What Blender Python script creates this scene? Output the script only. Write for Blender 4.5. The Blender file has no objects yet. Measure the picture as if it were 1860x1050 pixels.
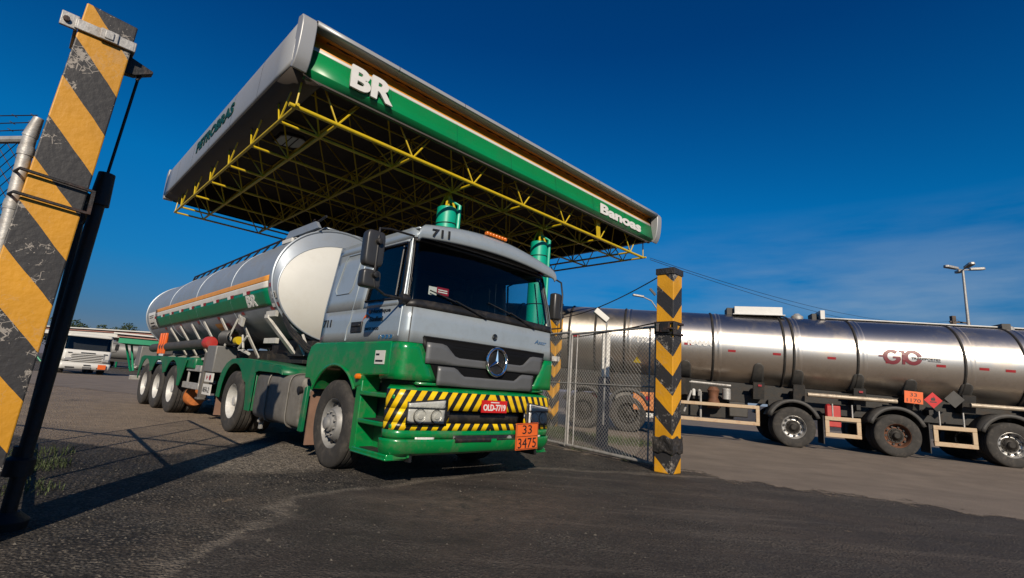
import bpy, math, random
from math import sin, cos, pi, radians
from mathutils import Vector, Matrix
random.seed(7)
scn = bpy.context.scene
C = scn.collection

# ------------------------------------------------------------------ camera
FPX, PITCH, ROLL, CH = 906.0, 0.195, 0.074, 1.10
Fv = Vector((0, cos(PITCH), sin(PITCH))); Uv = Vector((0, -sin(PITCH), cos(PITCH))); Rv = Vector((1, 0, 0))
R2 = cos(ROLL)*Rv + sin(ROLL)*Uv; U2 = -sin(ROLL)*Rv + cos(ROLL)*Uv
cd = bpy.data.cameras.new('camera'); cam = bpy.data.objects.new('camera', cd); C.objects.link(cam)
cd.sensor_width = 36.0; cd.lens = 36.0*FPX/1860.0; cd.clip_start = 0.05; cd.clip_end = 9000
cam.matrix_world = Matrix(((R2.x, U2.x, -Fv.x, 0), (R2.y, U2.y, -Fv.y, 0), (R2.z, U2.z, -Fv.z, CH), (0, 0, 0, 1)))
scn.camera = cam

# ------------------------------------------------------------------ light
SUN_EL = radians(29); SUN_AZ = math.atan2(-1.0, 0.13)      # math angle of the direction towards the sun
sdir = Vector((cos(SUN_AZ)*cos(SUN_EL), sin(SUN_AZ)*cos(SUN_EL), sin(SUN_EL)))
sd = bpy.data.lights.new('sun', 'SUN'); sun = bpy.data.objects.new('sun', sd); C.objects.link(sun)
sd.energy = 4.9; sd.angle = radians(0.5); sd.color = (1.0, 0.87, 0.70)
sun.rotation_euler = sdir.to_track_quat('Z', 'Y').to_euler()
sun.location = (0, 0, 60)

w = bpy.data.worlds.new("World"); scn.world = w; w.use_nodes = True
nt = w.node_tree; nt.nodes.clear()
N = nt.nodes.new; LK = nt.links.new
out = N('ShaderNodeOutputWorld'); bg = N('ShaderNodeBackground'); sky = N('ShaderNodeTexSky')
sky.sky_type = 'NISHITA'; sky.sun_disc = False; sky.sun_elevation = SUN_EL
sky.sun_rotation = (pi/2 - SUN_AZ) % (2*pi)
sky.air_density = 1.15; sky.dust_density = 0.4; sky.ozone_density = 2.2
hs = N('ShaderNodeMixRGB'); hs.blend_type = 'MULTIPLY'; hs.inputs[0].default_value = 1.0
LK(sky.outputs[0], hs.inputs[1])
tc = N('ShaderNodeTexCoord'); sp0 = N('ShaderNodeSeparateXYZ'); LK(tc.outputs['Generated'], sp0.inputs[0])
tr0 = N('ShaderNodeValToRGB'); e = tr0.color_ramp.elements     # deep polarised blue overhead, paler near the horizon
for pos, c in ((0.0, (0.25, 0.25, 0.46)), (0.07, (0.14, 0.28, 0.54)), (0.17, (0.035, 0.42, 0.80)), (0.33, (0.008, 0.54, 1.0)), (0.6, (0.003, 0.31, 0.74)), (1.0, (0.003, 0.26, 0.62))):
    q = e[0] if pos == 0.0 else (e[len(e)-1] if pos == 1.0 else e.new(pos)); q.color = c+(1,)
LK(sp0.outputs[2], tr0.inputs[0]); LK(tr0.outputs[0], hs.inputs[2]); mp = N('ShaderNodeMapping'); mp.inputs['Scale'].default_value = (1.0, 1.0, 5.5)
nz = N('ShaderNodeTexNoise'); nz.inputs['Scale'].default_value = 3.4; nz.inputs['Detail'].default_value = 7; nz.inputs['Roughness'].default_value = 0.55
LK(tc.outputs['Generated'], mp.inputs[0]); LK(mp.outputs[0], nz.inputs['Vector'])
cr = N('ShaderNodeValToRGB'); cr.color_ramp.elements[0].position = 0.40; cr.color_ramp.elements[1].position = 0.66
LK(nz.outputs[0], cr.inputs[0])
sep = N('ShaderNodeSeparateXYZ'); LK(tc.outputs['Generated'], sep.inputs[0])
mr = N('ShaderNodeMapRange'); mr.inputs['From Min'].default_value = 0.02; mr.inputs['From Max'].default_value = 0.34
mr.inputs['To Min'].default_value = 0.9; mr.inputs['To Max'].default_value = 0.0
LK(sep.outputs[2], mr.inputs['Value'])
mrx = N('ShaderNodeMapRange'); mrx.inputs['From Min'].default_value = -0.1; mrx.inputs['From Max'].default_value = 0.6
LK(sep.outputs[0], mrx.inputs['Value'])
m1 = N('ShaderNodeMath'); m1.operation = 'MULTIPLY'; LK(cr.outputs[0], m1.inputs[0]); LK(mr.outputs[0], m1.inputs[1])
m2 = N('ShaderNodeMath'); m2.operation = 'MULTIPLY'; LK(m1.outputs[0], m2.inputs[0]); LK(mrx.outputs[0], m2.inputs[1])
mx = N('ShaderNodeMixRGB'); mx.inputs[2].default_value = (3.3, 4.4, 5.7, 1)
LK(m2.outputs[0], mx.inputs[0]); LK(hs.outputs[0], mx.inputs[1]); LK(mx.outputs[0], bg.inputs[0])
bg.inputs[1].default_value = 0.074
LK(bg.outputs[0], out.inputs[0])

scn.view_settings.view_transform = 'Standard'; scn.view_settings.look = 'None'
scn.view_settings.exposure = 0.22; scn.view_settings.gamma = 1
scn.cycles.max_bounces = 6; scn.cycles.transparent_max_bounces = 16
scn.cycles.caustics_reflective = False; scn.cycles.caustics_refractive = False

# ------------------------------------------------------------------ materials
def mat(name, col, rough=0.5, metal=0.0, var=0.12, scale=6.0, bump=0.0, bscale=40.0, dirt=None, coat=0.0, spec=None, streak=None):
    if metal < 0.5: col = tuple(c*0.74 for c in col)
    m = bpy.data.materials.new(name); m.use_nodes = True
    t = m.node_tree; b = t.nodes['Principled BSDF']; n = t.nodes.new; L = t.links.new
    b.inputs['Roughness'].default_value = rough; b.inputs['Metallic'].default_value = metal
    if coat: b.inputs['Coat Weight'].default_value = coat; b.inputs['Coat Roughness'].default_value = 0.06
    if spec is not None: b.inputs['Specular IOR Level'].default_value = spec
    co = n('ShaderNodeTexCoord')
    ns = n('ShaderNodeTexNoise'); ns.inputs['Scale'].default_value = scale; ns.inputs['Detail'].default_value = 6; ns.inputs['Roughness'].default_value = 0.6
    L(co.outputs['Object'], ns.inputs['Vector'])
    r = n('ShaderNodeValToRGB'); e = r.color_ramp.elements
    e[0].position = 0.3; e[1].position = 0.7
    e[0].color = tuple(c*(1-var) for c in col) + (1,); e[1].color = tuple(min(1, c*(1+var)) for c in col) + (1,)
    L(ns.outputs[0], r.inputs[0]); cur = r.outputs[0]
    if dirt:
        dc, amt, dsc = dirt
        n2 = n('ShaderNodeTexNoise'); n2.inputs['Scale'].default_value = dsc; n2.inputs['Detail'].default_value = 9; n2.inputs['Roughness'].default_value = 0.72
        src = co.outputs['Object']
        if streak:
            mpn = n('ShaderNodeMapping'); mpn.inputs['Scale'].default_value = streak; L(src, mpn.inputs[0]); src = mpn.outputs[0]
        L(src, n2.inputs['Vector'])
        r2 = n('ShaderNodeValToRGB'); r2.color_ramp.elements[0].position = 0.5; r2.color_ramp.elements[1].position = 0.72
        r2.color_ramp.elements[1].color = (amt, amt, amt, 1); r2.color_ramp.elements[0].color = (0, 0, 0, 1)
        L(n2.outputs[0], r2.inputs[0])
        x = n('ShaderNodeMixRGB'); x.inputs[2].default_value = tuple(dc) + (1,)
        L(r2.outputs[0], x.inputs[0]); L(cur, x.inputs[1]); cur = x.outputs[0]
        mrr = n('ShaderNodeMapRange'); mrr.inputs['To Min'].default_value = rough; mrr.inputs['To Max'].default_value = min(1, rough+0.35)
        L(r2.outputs[0], mrr.inputs['Value']); L(mrr.outputs[0], b.inputs['Roughness'])
    L(cur, b.inputs['Base Color'])
    if bump:
        n3 = n('ShaderNodeTexNoise'); n3.inputs['Scale'].default_value = bscale; n3.inputs['Detail'].default_value = 6
        L(co.outputs['Object'], n3.inputs['Vector'])
        bp = n('ShaderNodeBump'); bp.inputs['Strength'].default_value = bump; bp.inputs['Distance'].default_value = 0.02
        L(n3.outputs[0], bp.inputs['Height']); L(bp.outputs[0], b.inputs['Normal'])
    return m

DUST = (0.12, 0.095, 0.07)
M = {}
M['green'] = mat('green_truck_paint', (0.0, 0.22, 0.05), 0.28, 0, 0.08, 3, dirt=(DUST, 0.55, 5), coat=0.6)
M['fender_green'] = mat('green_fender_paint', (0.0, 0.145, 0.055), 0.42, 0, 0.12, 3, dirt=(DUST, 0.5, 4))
M['silver'] = mat('silver_cab_paint', (0.41, 0.47, 0.51), 0.33, 0.3, 0.04, 3, dirt=(DUST, 0.16, 9), coat=0.5)
M['grey_grille'] = mat('grey_grille_paint', (0.14, 0.145, 0.15), 0.42, 0.2, 0.06, 8)
M['black'] = mat('black_plastic', (0.012, 0.012, 0.013), 0.5, 0, 0.2, 8, dirt=(DUST, 0.25, 6))
M['chassis'] = mat('dirty_chassis_black', (0.018, 0.017, 0.016), 0.65, 0.1, 0.25, 8, dirt=((0.07, 0.05, 0.035), 0.6, 5), bump=0.2)
M['chrome'] = mat('chrome', (0.72, 0.73, 0.74), 0.13, 1.0, 0.04, 8)
M['galv'] = mat('galvanised_steel', (0.46, 0.45, 0.43), 0.5, 0.35, 0.2, 12, dirt=((0.10, 0.06, 0.035), 0.6, 9), bump=0.15)
M['dark_steel'] = mat('dark_painted_steel', (0.012, 0.012, 0.014), 0.6, 0.1, 0.3, 12, dirt=((0.09, 0.035, 0.02), 0.6, 8), bump=0.25)
M['tyre'] = mat('dusty_rubber', (0.035, 0.032, 0.029), 0.85, 0, 0.25, 9, dirt=((0.11, 0.095, 0.08), 0.55, 7), bump=0.35, bscale=60)
M['rim_grey'] = mat('grey_rim_paint', (0.30, 0.30, 0.295), 0.5, 0.2, 0.15, 10, dirt=((0.10, 0.08, 0.06), 0.6, 7))
M['rim_white'] = mat('pale_rim_paint', (0.62, 0.62, 0.60), 0.5, 0.1, 0.12, 10, dirt=((0.16, 0.12, 0.09), 0.6, 6))
M['rim_chrome'] = mat('polished_rim', (0.50, 0.49, 0.47), 0.35, 0.55, 0.15, 10, dirt=((0.08, 0.06, 0.05), 0.5, 9))
M['rim_rust'] = mat('rusty_rim', (0.17, 0.07, 0.035), 0.75, 0.1, 0.3, 10, dirt=((0.05, 0.03, 0.02), 0.6, 9))
M['hub_dark'] = mat('greasy_hub', (0.03, 0.026, 0.022), 0.6, 0.4, 0.3, 14)
M['white'] = mat('white_paint', (0.72, 0.71, 0.67), 0.4, 0, 0.05, 4, dirt=(DUST, 0.18, 4))
M['tank_white'] = mat('white_tank_head', (0.66, 0.66, 0.62), 0.55, 0, 0.05, 2, dirt=((0.3, 0.28, 0.24), 0.3, 2))
M['tank_silver'] = mat('trailer_tank_aluminium', (0.36, 0.41, 0.47), 0.46, 0.42, 0.07, 2, dirt=((0.17, 0.15, 0.13), 0.35, 2.2), bump=0.03, bscale=3)
M['strut_white'] = mat('white_strut_paint', (0.55, 0.54, 0.50), 0.55, 0, 0.12, 6, dirt=((0.13, 0.10, 0.08), 0.6, 5))
M['orange_stripe'] = mat('orange_decal', (0.78, 0.33, 0.05), 0.4, 0, 0.06, 5, dirt=(DUST, 0.3, 3))
M['white_stripe'] = mat('white_decal', (0.72, 0.70, 0.66), 0.4, 0, 0.06, 5, dirt=(DUST, 0.3, 3))
M['green_stripe'] = mat('green_decal', (0.0, 0.17, 0.075), 0.35, 0, 0.08, 4, dirt=(DUST, 0.3, 3))
M['red'] = mat('red_plastic', (0.32, 0.012, 0.018), 0.35, 0, 0.1, 9)
M['red_cap'] = mat('faded_red_cap', (0.50, 0.035, 0.03), 0.5, 0, 0.15, 9, dirt=(DUST, 0.4, 8))
M['amber'] = mat('amber_lens', (0.75, 0.18, 0.01), 0.2, 0, 0.1, 9)
M['plate_orange'] = mat('orange_hazard_plate', (0.85, 0.15, 0.025), 0.4, 0, 0.05, 9, dirt=(DUST, 0.2, 8))
M['text_black'] = mat('black_lettering', (0.015, 0.015, 0.015), 0.5, 0, 0.1, 9)
M['text_white'] = mat('white_lettering', (0.80, 0.79, 0.76), 0.45, 0, 0.04, 9)
M['text_green'] = mat('green_lettering', (0.0, 0.05, 0.025), 0.5, 0, 0.1, 9)
M['text_red'] = mat('red_lettering', (0.17, 0.006, 0.018), 0.45, 0, 0.08, 9)
M['worn_tank'] = mat('worn_grey_fuel_tank', (0.17, 0.16, 0.145), 0.62, 0.15, 0.2, 4, dirt=((0.05, 0.045, 0.04), 0.7, 3), bump=0.15, bscale=12)
M['mudflap'] = mat('brown_mudflap', (0.23, 0.13, 0.09), 0.8, 0, 0.15, 6, dirt=((0.10, 0.07, 0.05), 0.5, 5))
M['toolbox'] = mat('grey_toolbox', (0.20, 0.20, 0.195), 0.5, 0.1, 0.12, 5, dirt=((0.06, 0.05, 0.04), 0.5, 5))
M['rust_orange'] = mat('orange_rusty_steel', (0.50, 0.15, 0.03), 0.7, 0, 0.3, 9, dirt=((0.15, 0.04, 0.015), 0.7, 8))
M['seat'] = mat('dark_cab_fabric', (0.03, 0.03, 0.035), 0.9, 0, 0.2, 9)
M['canopy_silver'] = mat('canopy_silver_sheet', (0.42, 0.43, 0.44), 0.42, 0.25, 0.06, 1.5, dirt=((0.2, 0.18, 0.16), 0.3, 1.5))
M['canopy_green'] = mat('canopy_green_sheet', (0.0, 0.235, 0.07), 0.38, 0, 0.07, 1.5, dirt=((0.02, 0.10, 0.04), 0.35, 2))
M['canopy_orange'] = mat('canopy_orange_sheet', (0.78, 0.30, 0.02), 0.45, 0, 0.1, 1.5)
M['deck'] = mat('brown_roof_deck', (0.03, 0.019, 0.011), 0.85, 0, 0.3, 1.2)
M['truss'] = mat('yellow_truss_paint', (0.66, 0.47, 0.008), 0.45, 0, 0.15, 4, dirt=((0.16, 0.12, 0.02), 0.6, 4))
M['column'] = mat('teal_column_paint', (0.0, 0.42, 0.27), 0.4, 0, 0.08, 3, dirt=((0.0, 0.2, 0.13), 0.4, 3))
M['lamp_face'] = mat('pale_lamp_glass', (0.75, 0.75, 0.72), 0.3, 0, 0.05, 9)
M['cream_rail'] = mat('cream_guard_paint', (0.56, 0.42, 0.27), 0.6, 0, 0.12, 6, dirt=((0.22, 0.10, 0.05), 0.7, 6))
M['dark_fender'] = mat('grey_plastic_fender', (0.055, 0.053, 0.05), 0.65, 0, 0.2, 6, dirt=((0.10, 0.085, 0.07), 0.5, 5))
M['pipe_cream'] = mat('pale_hose_tube', (0.45, 0.38, 0.29), 0.45, 0.2, 0.12, 6, dirt=((0.16, 0.10, 0.06), 0.6, 7))
M['white_box'] = mat('white_top_box', (0.72, 0.72, 0.70), 0.5, 0, 0.06, 6)
M['lamp_silver'] = mat('lamp_reflector', (0.80, 0.78, 0.73), 0.25, 0.12, 0.12, 14, bump=0.4, bscale=30)
M['leaf'] = mat('grass_blades', (0.06, 0.085, 0.025), 0.8, 0, 0.4, 6)
M['leaf_tree'] = mat('dark_tree_leaves', (0.03, 0.055, 0.02), 0.8, 0, 0.4, 2)
M['bark'] = mat('bark', (0.08, 0.06, 0.045), 0.9, 0, 0.3, 5, bump=0.5, bscale=12)
M['wood_pole'] = mat('weathered_concrete_pole', (0.11, 0.085, 0.07), 0.9, 0, 0.25, 5)
M['roof_pink'] = mat('faded_red_roof_edge', (0.40, 0.20, 0.16), 0.6, 0, 0.1, 1)
M['far_green'] = mat('far_green_fascia', (0.0, 0.26, 0.12), 0.45, 0, 0.1, 1)
M['wall_grey'] = mat('pale_wall', (0.30, 0.29, 0.27), 0.8, 0, 0.15, 1)
M['black_tape'] = mat('black_plastic_wrap', (0.03, 0.028, 0.027), 0.42, 0, 0.3, 9, dirt=(DUST, 0.35, 7), bump=0.9, bscale=26)

def tank_steel():
    m = mat('polished_steel_tank', (0.66, 0.61, 0.55), 0.38, 1.0, 0.07, 1.1, dirt=((0.30, 0.22, 0.14), 0.45, 1.6), streak=(1.0, 1.0, 1.0))
    t = m.node_tree; b = t.nodes['Principled BSDF']; n = t.nodes.new; L = t.links.new
    b.inputs['Anisotropic'].default_value = 0.5
    co = n('ShaderNodeTexCoord'); mpn = n('ShaderNodeMapping'); mpn.inputs['Scale'].default_value = (14, 1.2, 1.2)
    nn = n('ShaderNodeTexNoise'); nn.inputs['Scale'].default_value = 2.0; nn.inputs['Detail'].default_value = 7
    L(co.outputs['Object'], mpn.inputs[0]); L(mpn.outputs[0], nn.inputs['Vector'])
    bp = n('ShaderNodeBump'); bp.inputs['Strength'].default_value = 0.12; bp.inputs['Distance'].default_value = 0.01
    L(nn.outputs[0], bp.inputs['Height']); L(bp.outputs[0], b.inputs['Normal'])
    return m
M['steel_tank'] = tank_steel()

def glass(name, tint, refl=1.0):
    m = bpy.data.materials.new(name); m.use_nodes = True; t = m.node_tree; t.nodes.clear(); n = t.nodes.new; L = t.links.new
    o = n('ShaderNodeOutputMaterial'); mixs = n('ShaderNodeMixShader'); tr = n('ShaderNodeBsdfTransparent'); gl = n('ShaderNodeBsdfGlossy')
    nz_ = n('ShaderNodeTexNoise'); nz_.inputs['Scale'].default_value = 3
    rr = n('ShaderNodeValToRGB'); rr.color_ramp.elements[0].color = tuple(c*0.9 for c in tint)+(1,); rr.color_ramp.elements[1].color = tint+(1,)
    L(nz_.outputs[0], rr.inputs[0]); L(rr.outputs[0], tr.inputs[0])
    gl.inputs['Roughness'].default_value = 0.03; gl.inputs['Color'].default_value = (refl, refl, refl, 1)
    fr = n('ShaderNodeFresnel'); fr.inputs['IOR'].default_value = 1.38
    L(fr.outputs[0], mixs.inputs[0]); L(tr.outputs[0], mixs.inputs[1]); L(gl.outputs[0], mixs.inputs[2]); L(mixs.outputs[0], o.inputs[0])
    return m
M['glass'] = glass('tinted_glass', (0.80, 0.86, 0.87))
M['lens'] = glass('clear_lens', (0.9, 0.92, 0.92))

def hazard(name, mode, period, slope, yellow=(0.66, 0.33, 0.015), black=(0.022, 0.021, 0.022), chips=0.5, off=0.0, corner=0.15, phase_axis='X'):
    """yellow / black stripes worked out from the object's own coordinates"""
    m = bpy.data.materials.new(name); m.use_nodes = True
    t = m.node_tree; b = t.nodes['Principled BSDF']; n = t.nodes.new; L = t.links.new
    co = n('ShaderNodeTexCoord'); s = n('ShaderNodeSeparateXYZ'); L(co.outputs['Object'], s.inputs[0])
    def mth(op, a, c=None):
        q = n('ShaderNodeMath'); q.operation = op
        for i, v in enumerate((a, c)):
            if v is None: continue
            if isinstance(v, (int, float)): q.inputs[i].default_value = v
            else: L(v, q.inputs[i])
        return q.outputs[0]
    X, Y, Z = s.outputs
    if mode == 'chevron':   # local corner (+c,-c) faces the viewer: distance along the two faces from that corner
        lat = mth('ADD', mth('SUBTRACT', Y, -corner), mth('SUBTRACT', corner, X))
        lat = mth('MULTIPLY', lat, -slope)
    elif mode == 'diag':
        lat = mth('MULTIPLY', X, slope)
    else:                   # 'vee': mirrored about y = 0
        lat = mth('ADD', mth('MULTIPLY', mth('ABSOLUTE', Y), slope), mth('MULTIPLY', X, -slope))
    wn = n('ShaderNodeTexNoise'); wn.inputs['Scale'].default_value = 5; L(co.outputs['Object'], wn.inputs['Vector'])
    v = mth('ADD', mth('ADD', Z, lat), mth('MULTIPLY', mth('SUBTRACT', wn.outputs[0], 0.5), 0.02 if mode != 'vee' else 0.004))
    fr = mth('FRACT', mth('DIVIDE', mth('ADD', v, off), period))
    st = mth('GREATER_THAN', fr, 0.5)
    no = n('ShaderNodeTexNoise'); no.inputs['Scale'].default_value = 2.3; no.inputs['Detail'].default_value = 8; L(co.outputs['Object'], no.inputs['Vector'])
    def ramp(c):
        r = n('ShaderNodeValToRGB'); r.color_ramp.elements[0].position = 0.3; r.color_ramp.elements[1].position = 0.72
        r.color_ramp.elements[0].color = tuple(x*0.78 for x in c)+(1,); r.color_ramp.elements[1].color = tuple(x*1.12 for x in c)+(1,)
        L(no.outputs[0], r.inputs[0]); return r.outputs[0]
    mixc = n('ShaderNodeMixRGB'); L(st, mixc.inputs[0]); L(ramp(black), mixc.inputs[1]); L(ramp(yellow), mixc.inputs[2])
    cur = mixc.outputs[0]
    if chips:
        vo = n('ShaderNodeTexNoise'); vo.inputs['Scale'].default_value = 13; vo.inputs['Detail'].default_value = 10; vo.inputs['Roughness'].default_value = 0.75
        L(co.outputs['Object'], vo.inputs['Vector'])
        big = n('ShaderNodeTexNoise'); big.inputs['Scale'].default_value = 2.8; L(co.outputs['Object'], big.inputs['Vector'])
        vor = n('ShaderNodeTexVoronoi'); vor.feature = 'DISTANCE_TO_EDGE'; vor.inputs['Scale'].default_value = 22; L(co.outputs['Object'], vor.inputs['Vector'])
        crack = mth('LESS_THAN', vor.outputs[0], 0.035)
        reg = mth('GREATER_THAN', mth('ADD', mth('MULTIPLY', vo.outputs[0], 0.55), mth('MULTIPLY', big.outputs[0], 0.6)), 0.615)
        patch_ = mth('GREATER_THAN', mth('ADD', vo.outputs[0], mth('MULTIPLY', mth('SUBTRACT', big.outputs[0], 0.5), 0.55)), 0.625)
        only_black = mth('SUBTRACT', 1.0, mth('MULTIPLY', st, 0.82))
        msk = mth('MULTIPLY', mth('MULTIPLY', mth('MAXIMUM', mth('MULTIPLY', crack, reg), patch_), only_black), chips)
        mc = n('ShaderNodeMixRGB'); mc.inputs[2].default_value = (0.30, 0.27, 0.235, 1); L(msk, mc.inputs[0]); L(cur, mc.inputs[1]); cur = mc.outputs[0]
    L(cur, b.inputs['Base Color']); b.inputs['Roughness'].default_value = 0.55 if mode != 'vee' else 0.35
    bn = n('ShaderNodeTexNoise'); bn.inputs['Scale'].default_value = 25; bn.inputs['Detail'].default_value = 6; L(co.outputs['Object'], bn.inputs['Vector'])
    bp = n('ShaderNodeBump'); bp.inputs['Strength'].default_value = 0.35 if mode != 'vee' else 0.03; bp.inputs['Distance'].default_value = 0.01
    L(bn.outputs[0], bp.inputs['Height']); L(bp.outputs[0], b.inputs['Normal'])
    return m

# ------------------------------------------------------------------ object helpers
def link(o, parent=None):
    C.objects.link(o)
    if parent is not None: o.parent = parent
    return o
def tag(o, label=None, cat=None, group=None, kind=None):
    if label: o['label'] = label
    if cat: o['category'] = cat
    if group: o['group'] = group
    if kind: o['kind'] = kind
    return o
def thing(name, loc, rz, label, cat, group=None):
    o = bpy.data.objects.new(name, None); link(o); o.location = loc; o.rotation_euler = (0, 0, rz); o.empty_display_size = 0.2
    return tag(o, label, cat, group)
def copy_tree(o, parent=None):
    c = o.copy(); C.objects.link(c)
    if parent is not None: c.parent = parent
    for ch in list(o.children): copy_tree(ch, c)
    return c

class MB:
    def __init__(s, T=None): s.v = []; s.f = []; s.T = T
    def add(s, vs, fs):
        k = len(s.v)
        for p in vs:
            p = Vector(p)
            s.v.append(tuple(s.T @ p) if s.T is not None else tuple(p))
        s.f += [tuple(i+k for i in f) for f in fs]
        return s
    def box(s, c, d, rz=0, ry=0, rx=0):
        R = Matrix.Rotation(rz, 3, 'Z') @ Matrix.Rotation(ry, 3, 'Y') @ Matrix.Rotation(rx, 3, 'X'); c = Vector(c)
        vs = [c + R @ Vector((a*d[0]/2, b*d[1]/2, e*d[2]/2)) for a in (-1, 1) for b in (-1, 1) for e in (-1, 1)]
        return s.add(vs, [(0, 1, 3, 2), (4, 6, 7, 5), (0, 4, 5, 1), (2, 3, 7, 6), (0, 2, 6, 4), (1, 5, 7, 3)])
    def prism(s, poly, plane, lo, hi):
        n = len(poly)
        def P(a, b, t): return {'xz': (a, t, b), 'yz': (t, a, b), 'xy': (a, b, t)}[plane]
        vs = [P(a, b, lo) for a, b in poly] + [P(a, b, hi) for a, b in poly]
        fs = [tuple(range(n))[::-1], tuple(range(n, 2*n))] + [(i, (i+1) % n, n+(i+1) % n, n+i) for i in range(n)]
        return s.add(vs, fs)
    def tube(s, pts, r, n=8, caps=True, close=False):
        pts = [Vector(p) for p in pts]; m = len(pts); vs = []; up = None
        for i, p in enumerate(pts):
            a = pts[i-1] if (i or close) else p; b = pts[(i+1) % m] if (i < m-1 or close) else p
            d = (b-a).normalized() if (b-a).length > 1e-9 else Vector((0, 0, 1))
            if up is None:
                up = Vector((0, 0, 1)) if abs(d.z) < 0.9 else Vector((1, 0, 0))
            u = (up - d*up.dot(d))
            u = u.normalized() if u.length > 1e-6 else d.orthogonal().normalized()
            up = u; w_ = d.cross(u); rr = r[i] if isinstance(r, (list, tuple)) else r
            vs += [p + u*rr*cos(2*pi*k/n) + w_*rr*sin(2*pi*k/n) for k in range(n)]
        fs = []
        for i in range(m if close else m-1):
            for k in range(n): fs.append((i*n+k, i*n+(k+1) % n, ((i+1) % m)*n+(k+1) % n, ((i+1) % m)*n+k))
        if caps and not close: fs += [tuple(range(n))[::-1], tuple(range((m-1)*n, m*n))]
        return s.add(vs, fs)
    def lathe(s, prof, o, ax='y', n=40, sy=1.0, sz=1.0, cap=True):
        """prof = [(radius, t)], revolved about the axis through o"""
        o = Vector(o); vs = []
        for r, t in prof:
            for k in range(n):
                a = 2*pi*k/n; c, d = r*cos(a), r*sin(a)
                q = {'y': (c, t, d), 'x': (t, c*sy, d*sz), 'z': (c, d, t)}[ax]
                vs.append(o + Vector(q))
        fs = []
        for i in range(len(prof)-1):
            for k in range(n): fs.append((i*n+k, i*n+(k+1) % n, (i+1)*n+(k+1) % n, (i+1)*n+k))
        if cap and prof[0][0] > 1e-5: fs.append(tuple(range(n))[::-1])
        if cap and prof[-1][0] > 1e-5: fs.append(tuple(range((len(prof)-1)*n, len(prof)*n)))
        return s.add(vs, fs)
    def grid(s, fn, nu, nv):
        vs = [fn(i/nu, j/nv) for i in range(nu+1) for j in range(nv+1)]
        return s.add(vs, [(i*(nv+1)+j, (i+1)*(nv+1)+j, (i+1)*(nv+1)+j+1, i*(nv+1)+j+1) for i in range(nu) for j in range(nv)])
    def build(s, name, m, parent=None, smooth=35, bevel=0, solid=0, soff=-1, loc=None, rot=None):
        me = bpy.data.meshes.new(name); me.from_pydata(s.v, [], s.f); me.validate(); me.update()
        import bmesh
        b = bmesh.new(); b.from_mesh(me)
        if not solid: bmesh.ops.remove_doubles(b, verts=b.verts, dist=1e-5)
        if not solid: bmesh.ops.recalc_face_normals(b, faces=b.faces)
        b.to_mesh(me); b.free()
        if smooth:
            me.polygons.foreach_set('use_smooth', [True]*len(me.polygons)); me.set_sharp_from_angle(angle=radians(smooth))
        me.materials.append(M[m] if isinstance(m, str) else m)
        o = bpy.data.objects.new(name, me); link(o, parent)
        if loc is not None: o.location = loc
        if rot is not None: o.rotation_euler = rot
        if solid:
            md = o.modifiers.new('thickness', 'SOLIDIFY'); md.thickness = solid; md.offset = soff
        if bevel:
            md = o.modifiers.new('bevel', 'BEVEL'); md.width = bevel; md.segments = 2; md.limit_method = 'ANGLE'; md.angle_limit = radians(40)
            md.harden_normals = False
        return o

def build_each(mb, name, m, parent=None, **kw):
    """one object for every separate piece of the builder"""
    par = list(range(len(mb.v)))
    def find(a):
        while par[a] != a: par[a] = par[par[a]]; a = par[a]
        return a
    for f in mb.f:
        for k in f[1:]: par[find(k)] = find(f[0])
    groups = {}
    for f in mb.f: groups.setdefault(find(f[0]), []).append(f)
    res = []
    for fs in groups.values():
        ids = sorted({k for f in fs for k in f}); mp_ = {k: i for i, k in enumerate(ids)}
        q = MB(); q.v = [mb.v[k] for k in ids]; q.f = [tuple(mp_[k] for k in f) for f in fs]; res.append(q.build(name, m, parent, **kw))
    return res
def text_mesh(body, size, ext=0.0, bold=0.0, space=1.0, shear=0.0, align='LEFT'):
    cu = bpy.data.curves.new('lettering_curve', 'FONT'); cu.body = body; cu.size = size; cu.extrude = ext; cu.offset = bold
    cu.space_character = space; cu.shear = shear; cu.align_x = align; cu.resolution_u = 4
    o = bpy.data.objects.new('lettering_curve', cu); C.objects.link(o)
    dg = bpy.context.evaluated_depsgraph_get(); dg.update()
    me = bpy.data.meshes.new_from_object(o.evaluated_get(dg)); bpy.data.objects.remove(o); bpy.data.curves.remove(cu)
    return me
def lettering(name, body, size, fn, m, parent, width=None, ext=0.002, bold=0.0, space=1.0, shear=0.0, align='LEFT', height=None, sub=False):
    """flat text (u to the right, v up, w outwards) placed by fn(u, v, w)"""
    me = text_mesh(body, size, ext, bold, space, shear, align)
    xs = [v.co.x for v in me.vertices]; ys = [v.co.y for v in me.vertices]
    x0, x1, y0, y1 = min(xs), max(xs), min(ys), max(ys)
    kx = width/(x1-x0) if width else 1; ky = height/(y1-y0) if height else (kx if width else 1)
    if sub:
        import bmesh
        b = bmesh.new(); b.from_mesh(me); bmesh.ops.triangulate(b, faces=b.faces)
        bmesh.ops.subdivide_edges(b, edges=[e for e in b.edges if e.calc_length() > size*0.12], cuts=1)
        b.to_mesh(me); b.free()
    for v in me.vertices:
        u = (v.co.x-x0)*kx if width else v.co.x; t = (v.co.y-y0)*ky if (height or width) else v.co.y
        v.co = Vector(fn(u, t, v.co.z+ext))
    me.materials.clear(); me.materials.append(M[m] if isinstance(m, str) else m)
    return link(bpy.data.objects.new(name, me), parent)

def gh(x, y):
    """ground height: the road on the right is a little higher"""
    d = (x-7.715)*0.284 + (y-13.54)*0.959
    a = max(0, min(1, (d+5.0)/4.5)); b = max(0, min(1, (x+3)/5)); sm = lambda t: t*t*(3-2*t)
    return 0.10*sm(a)*sm(b)

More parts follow.
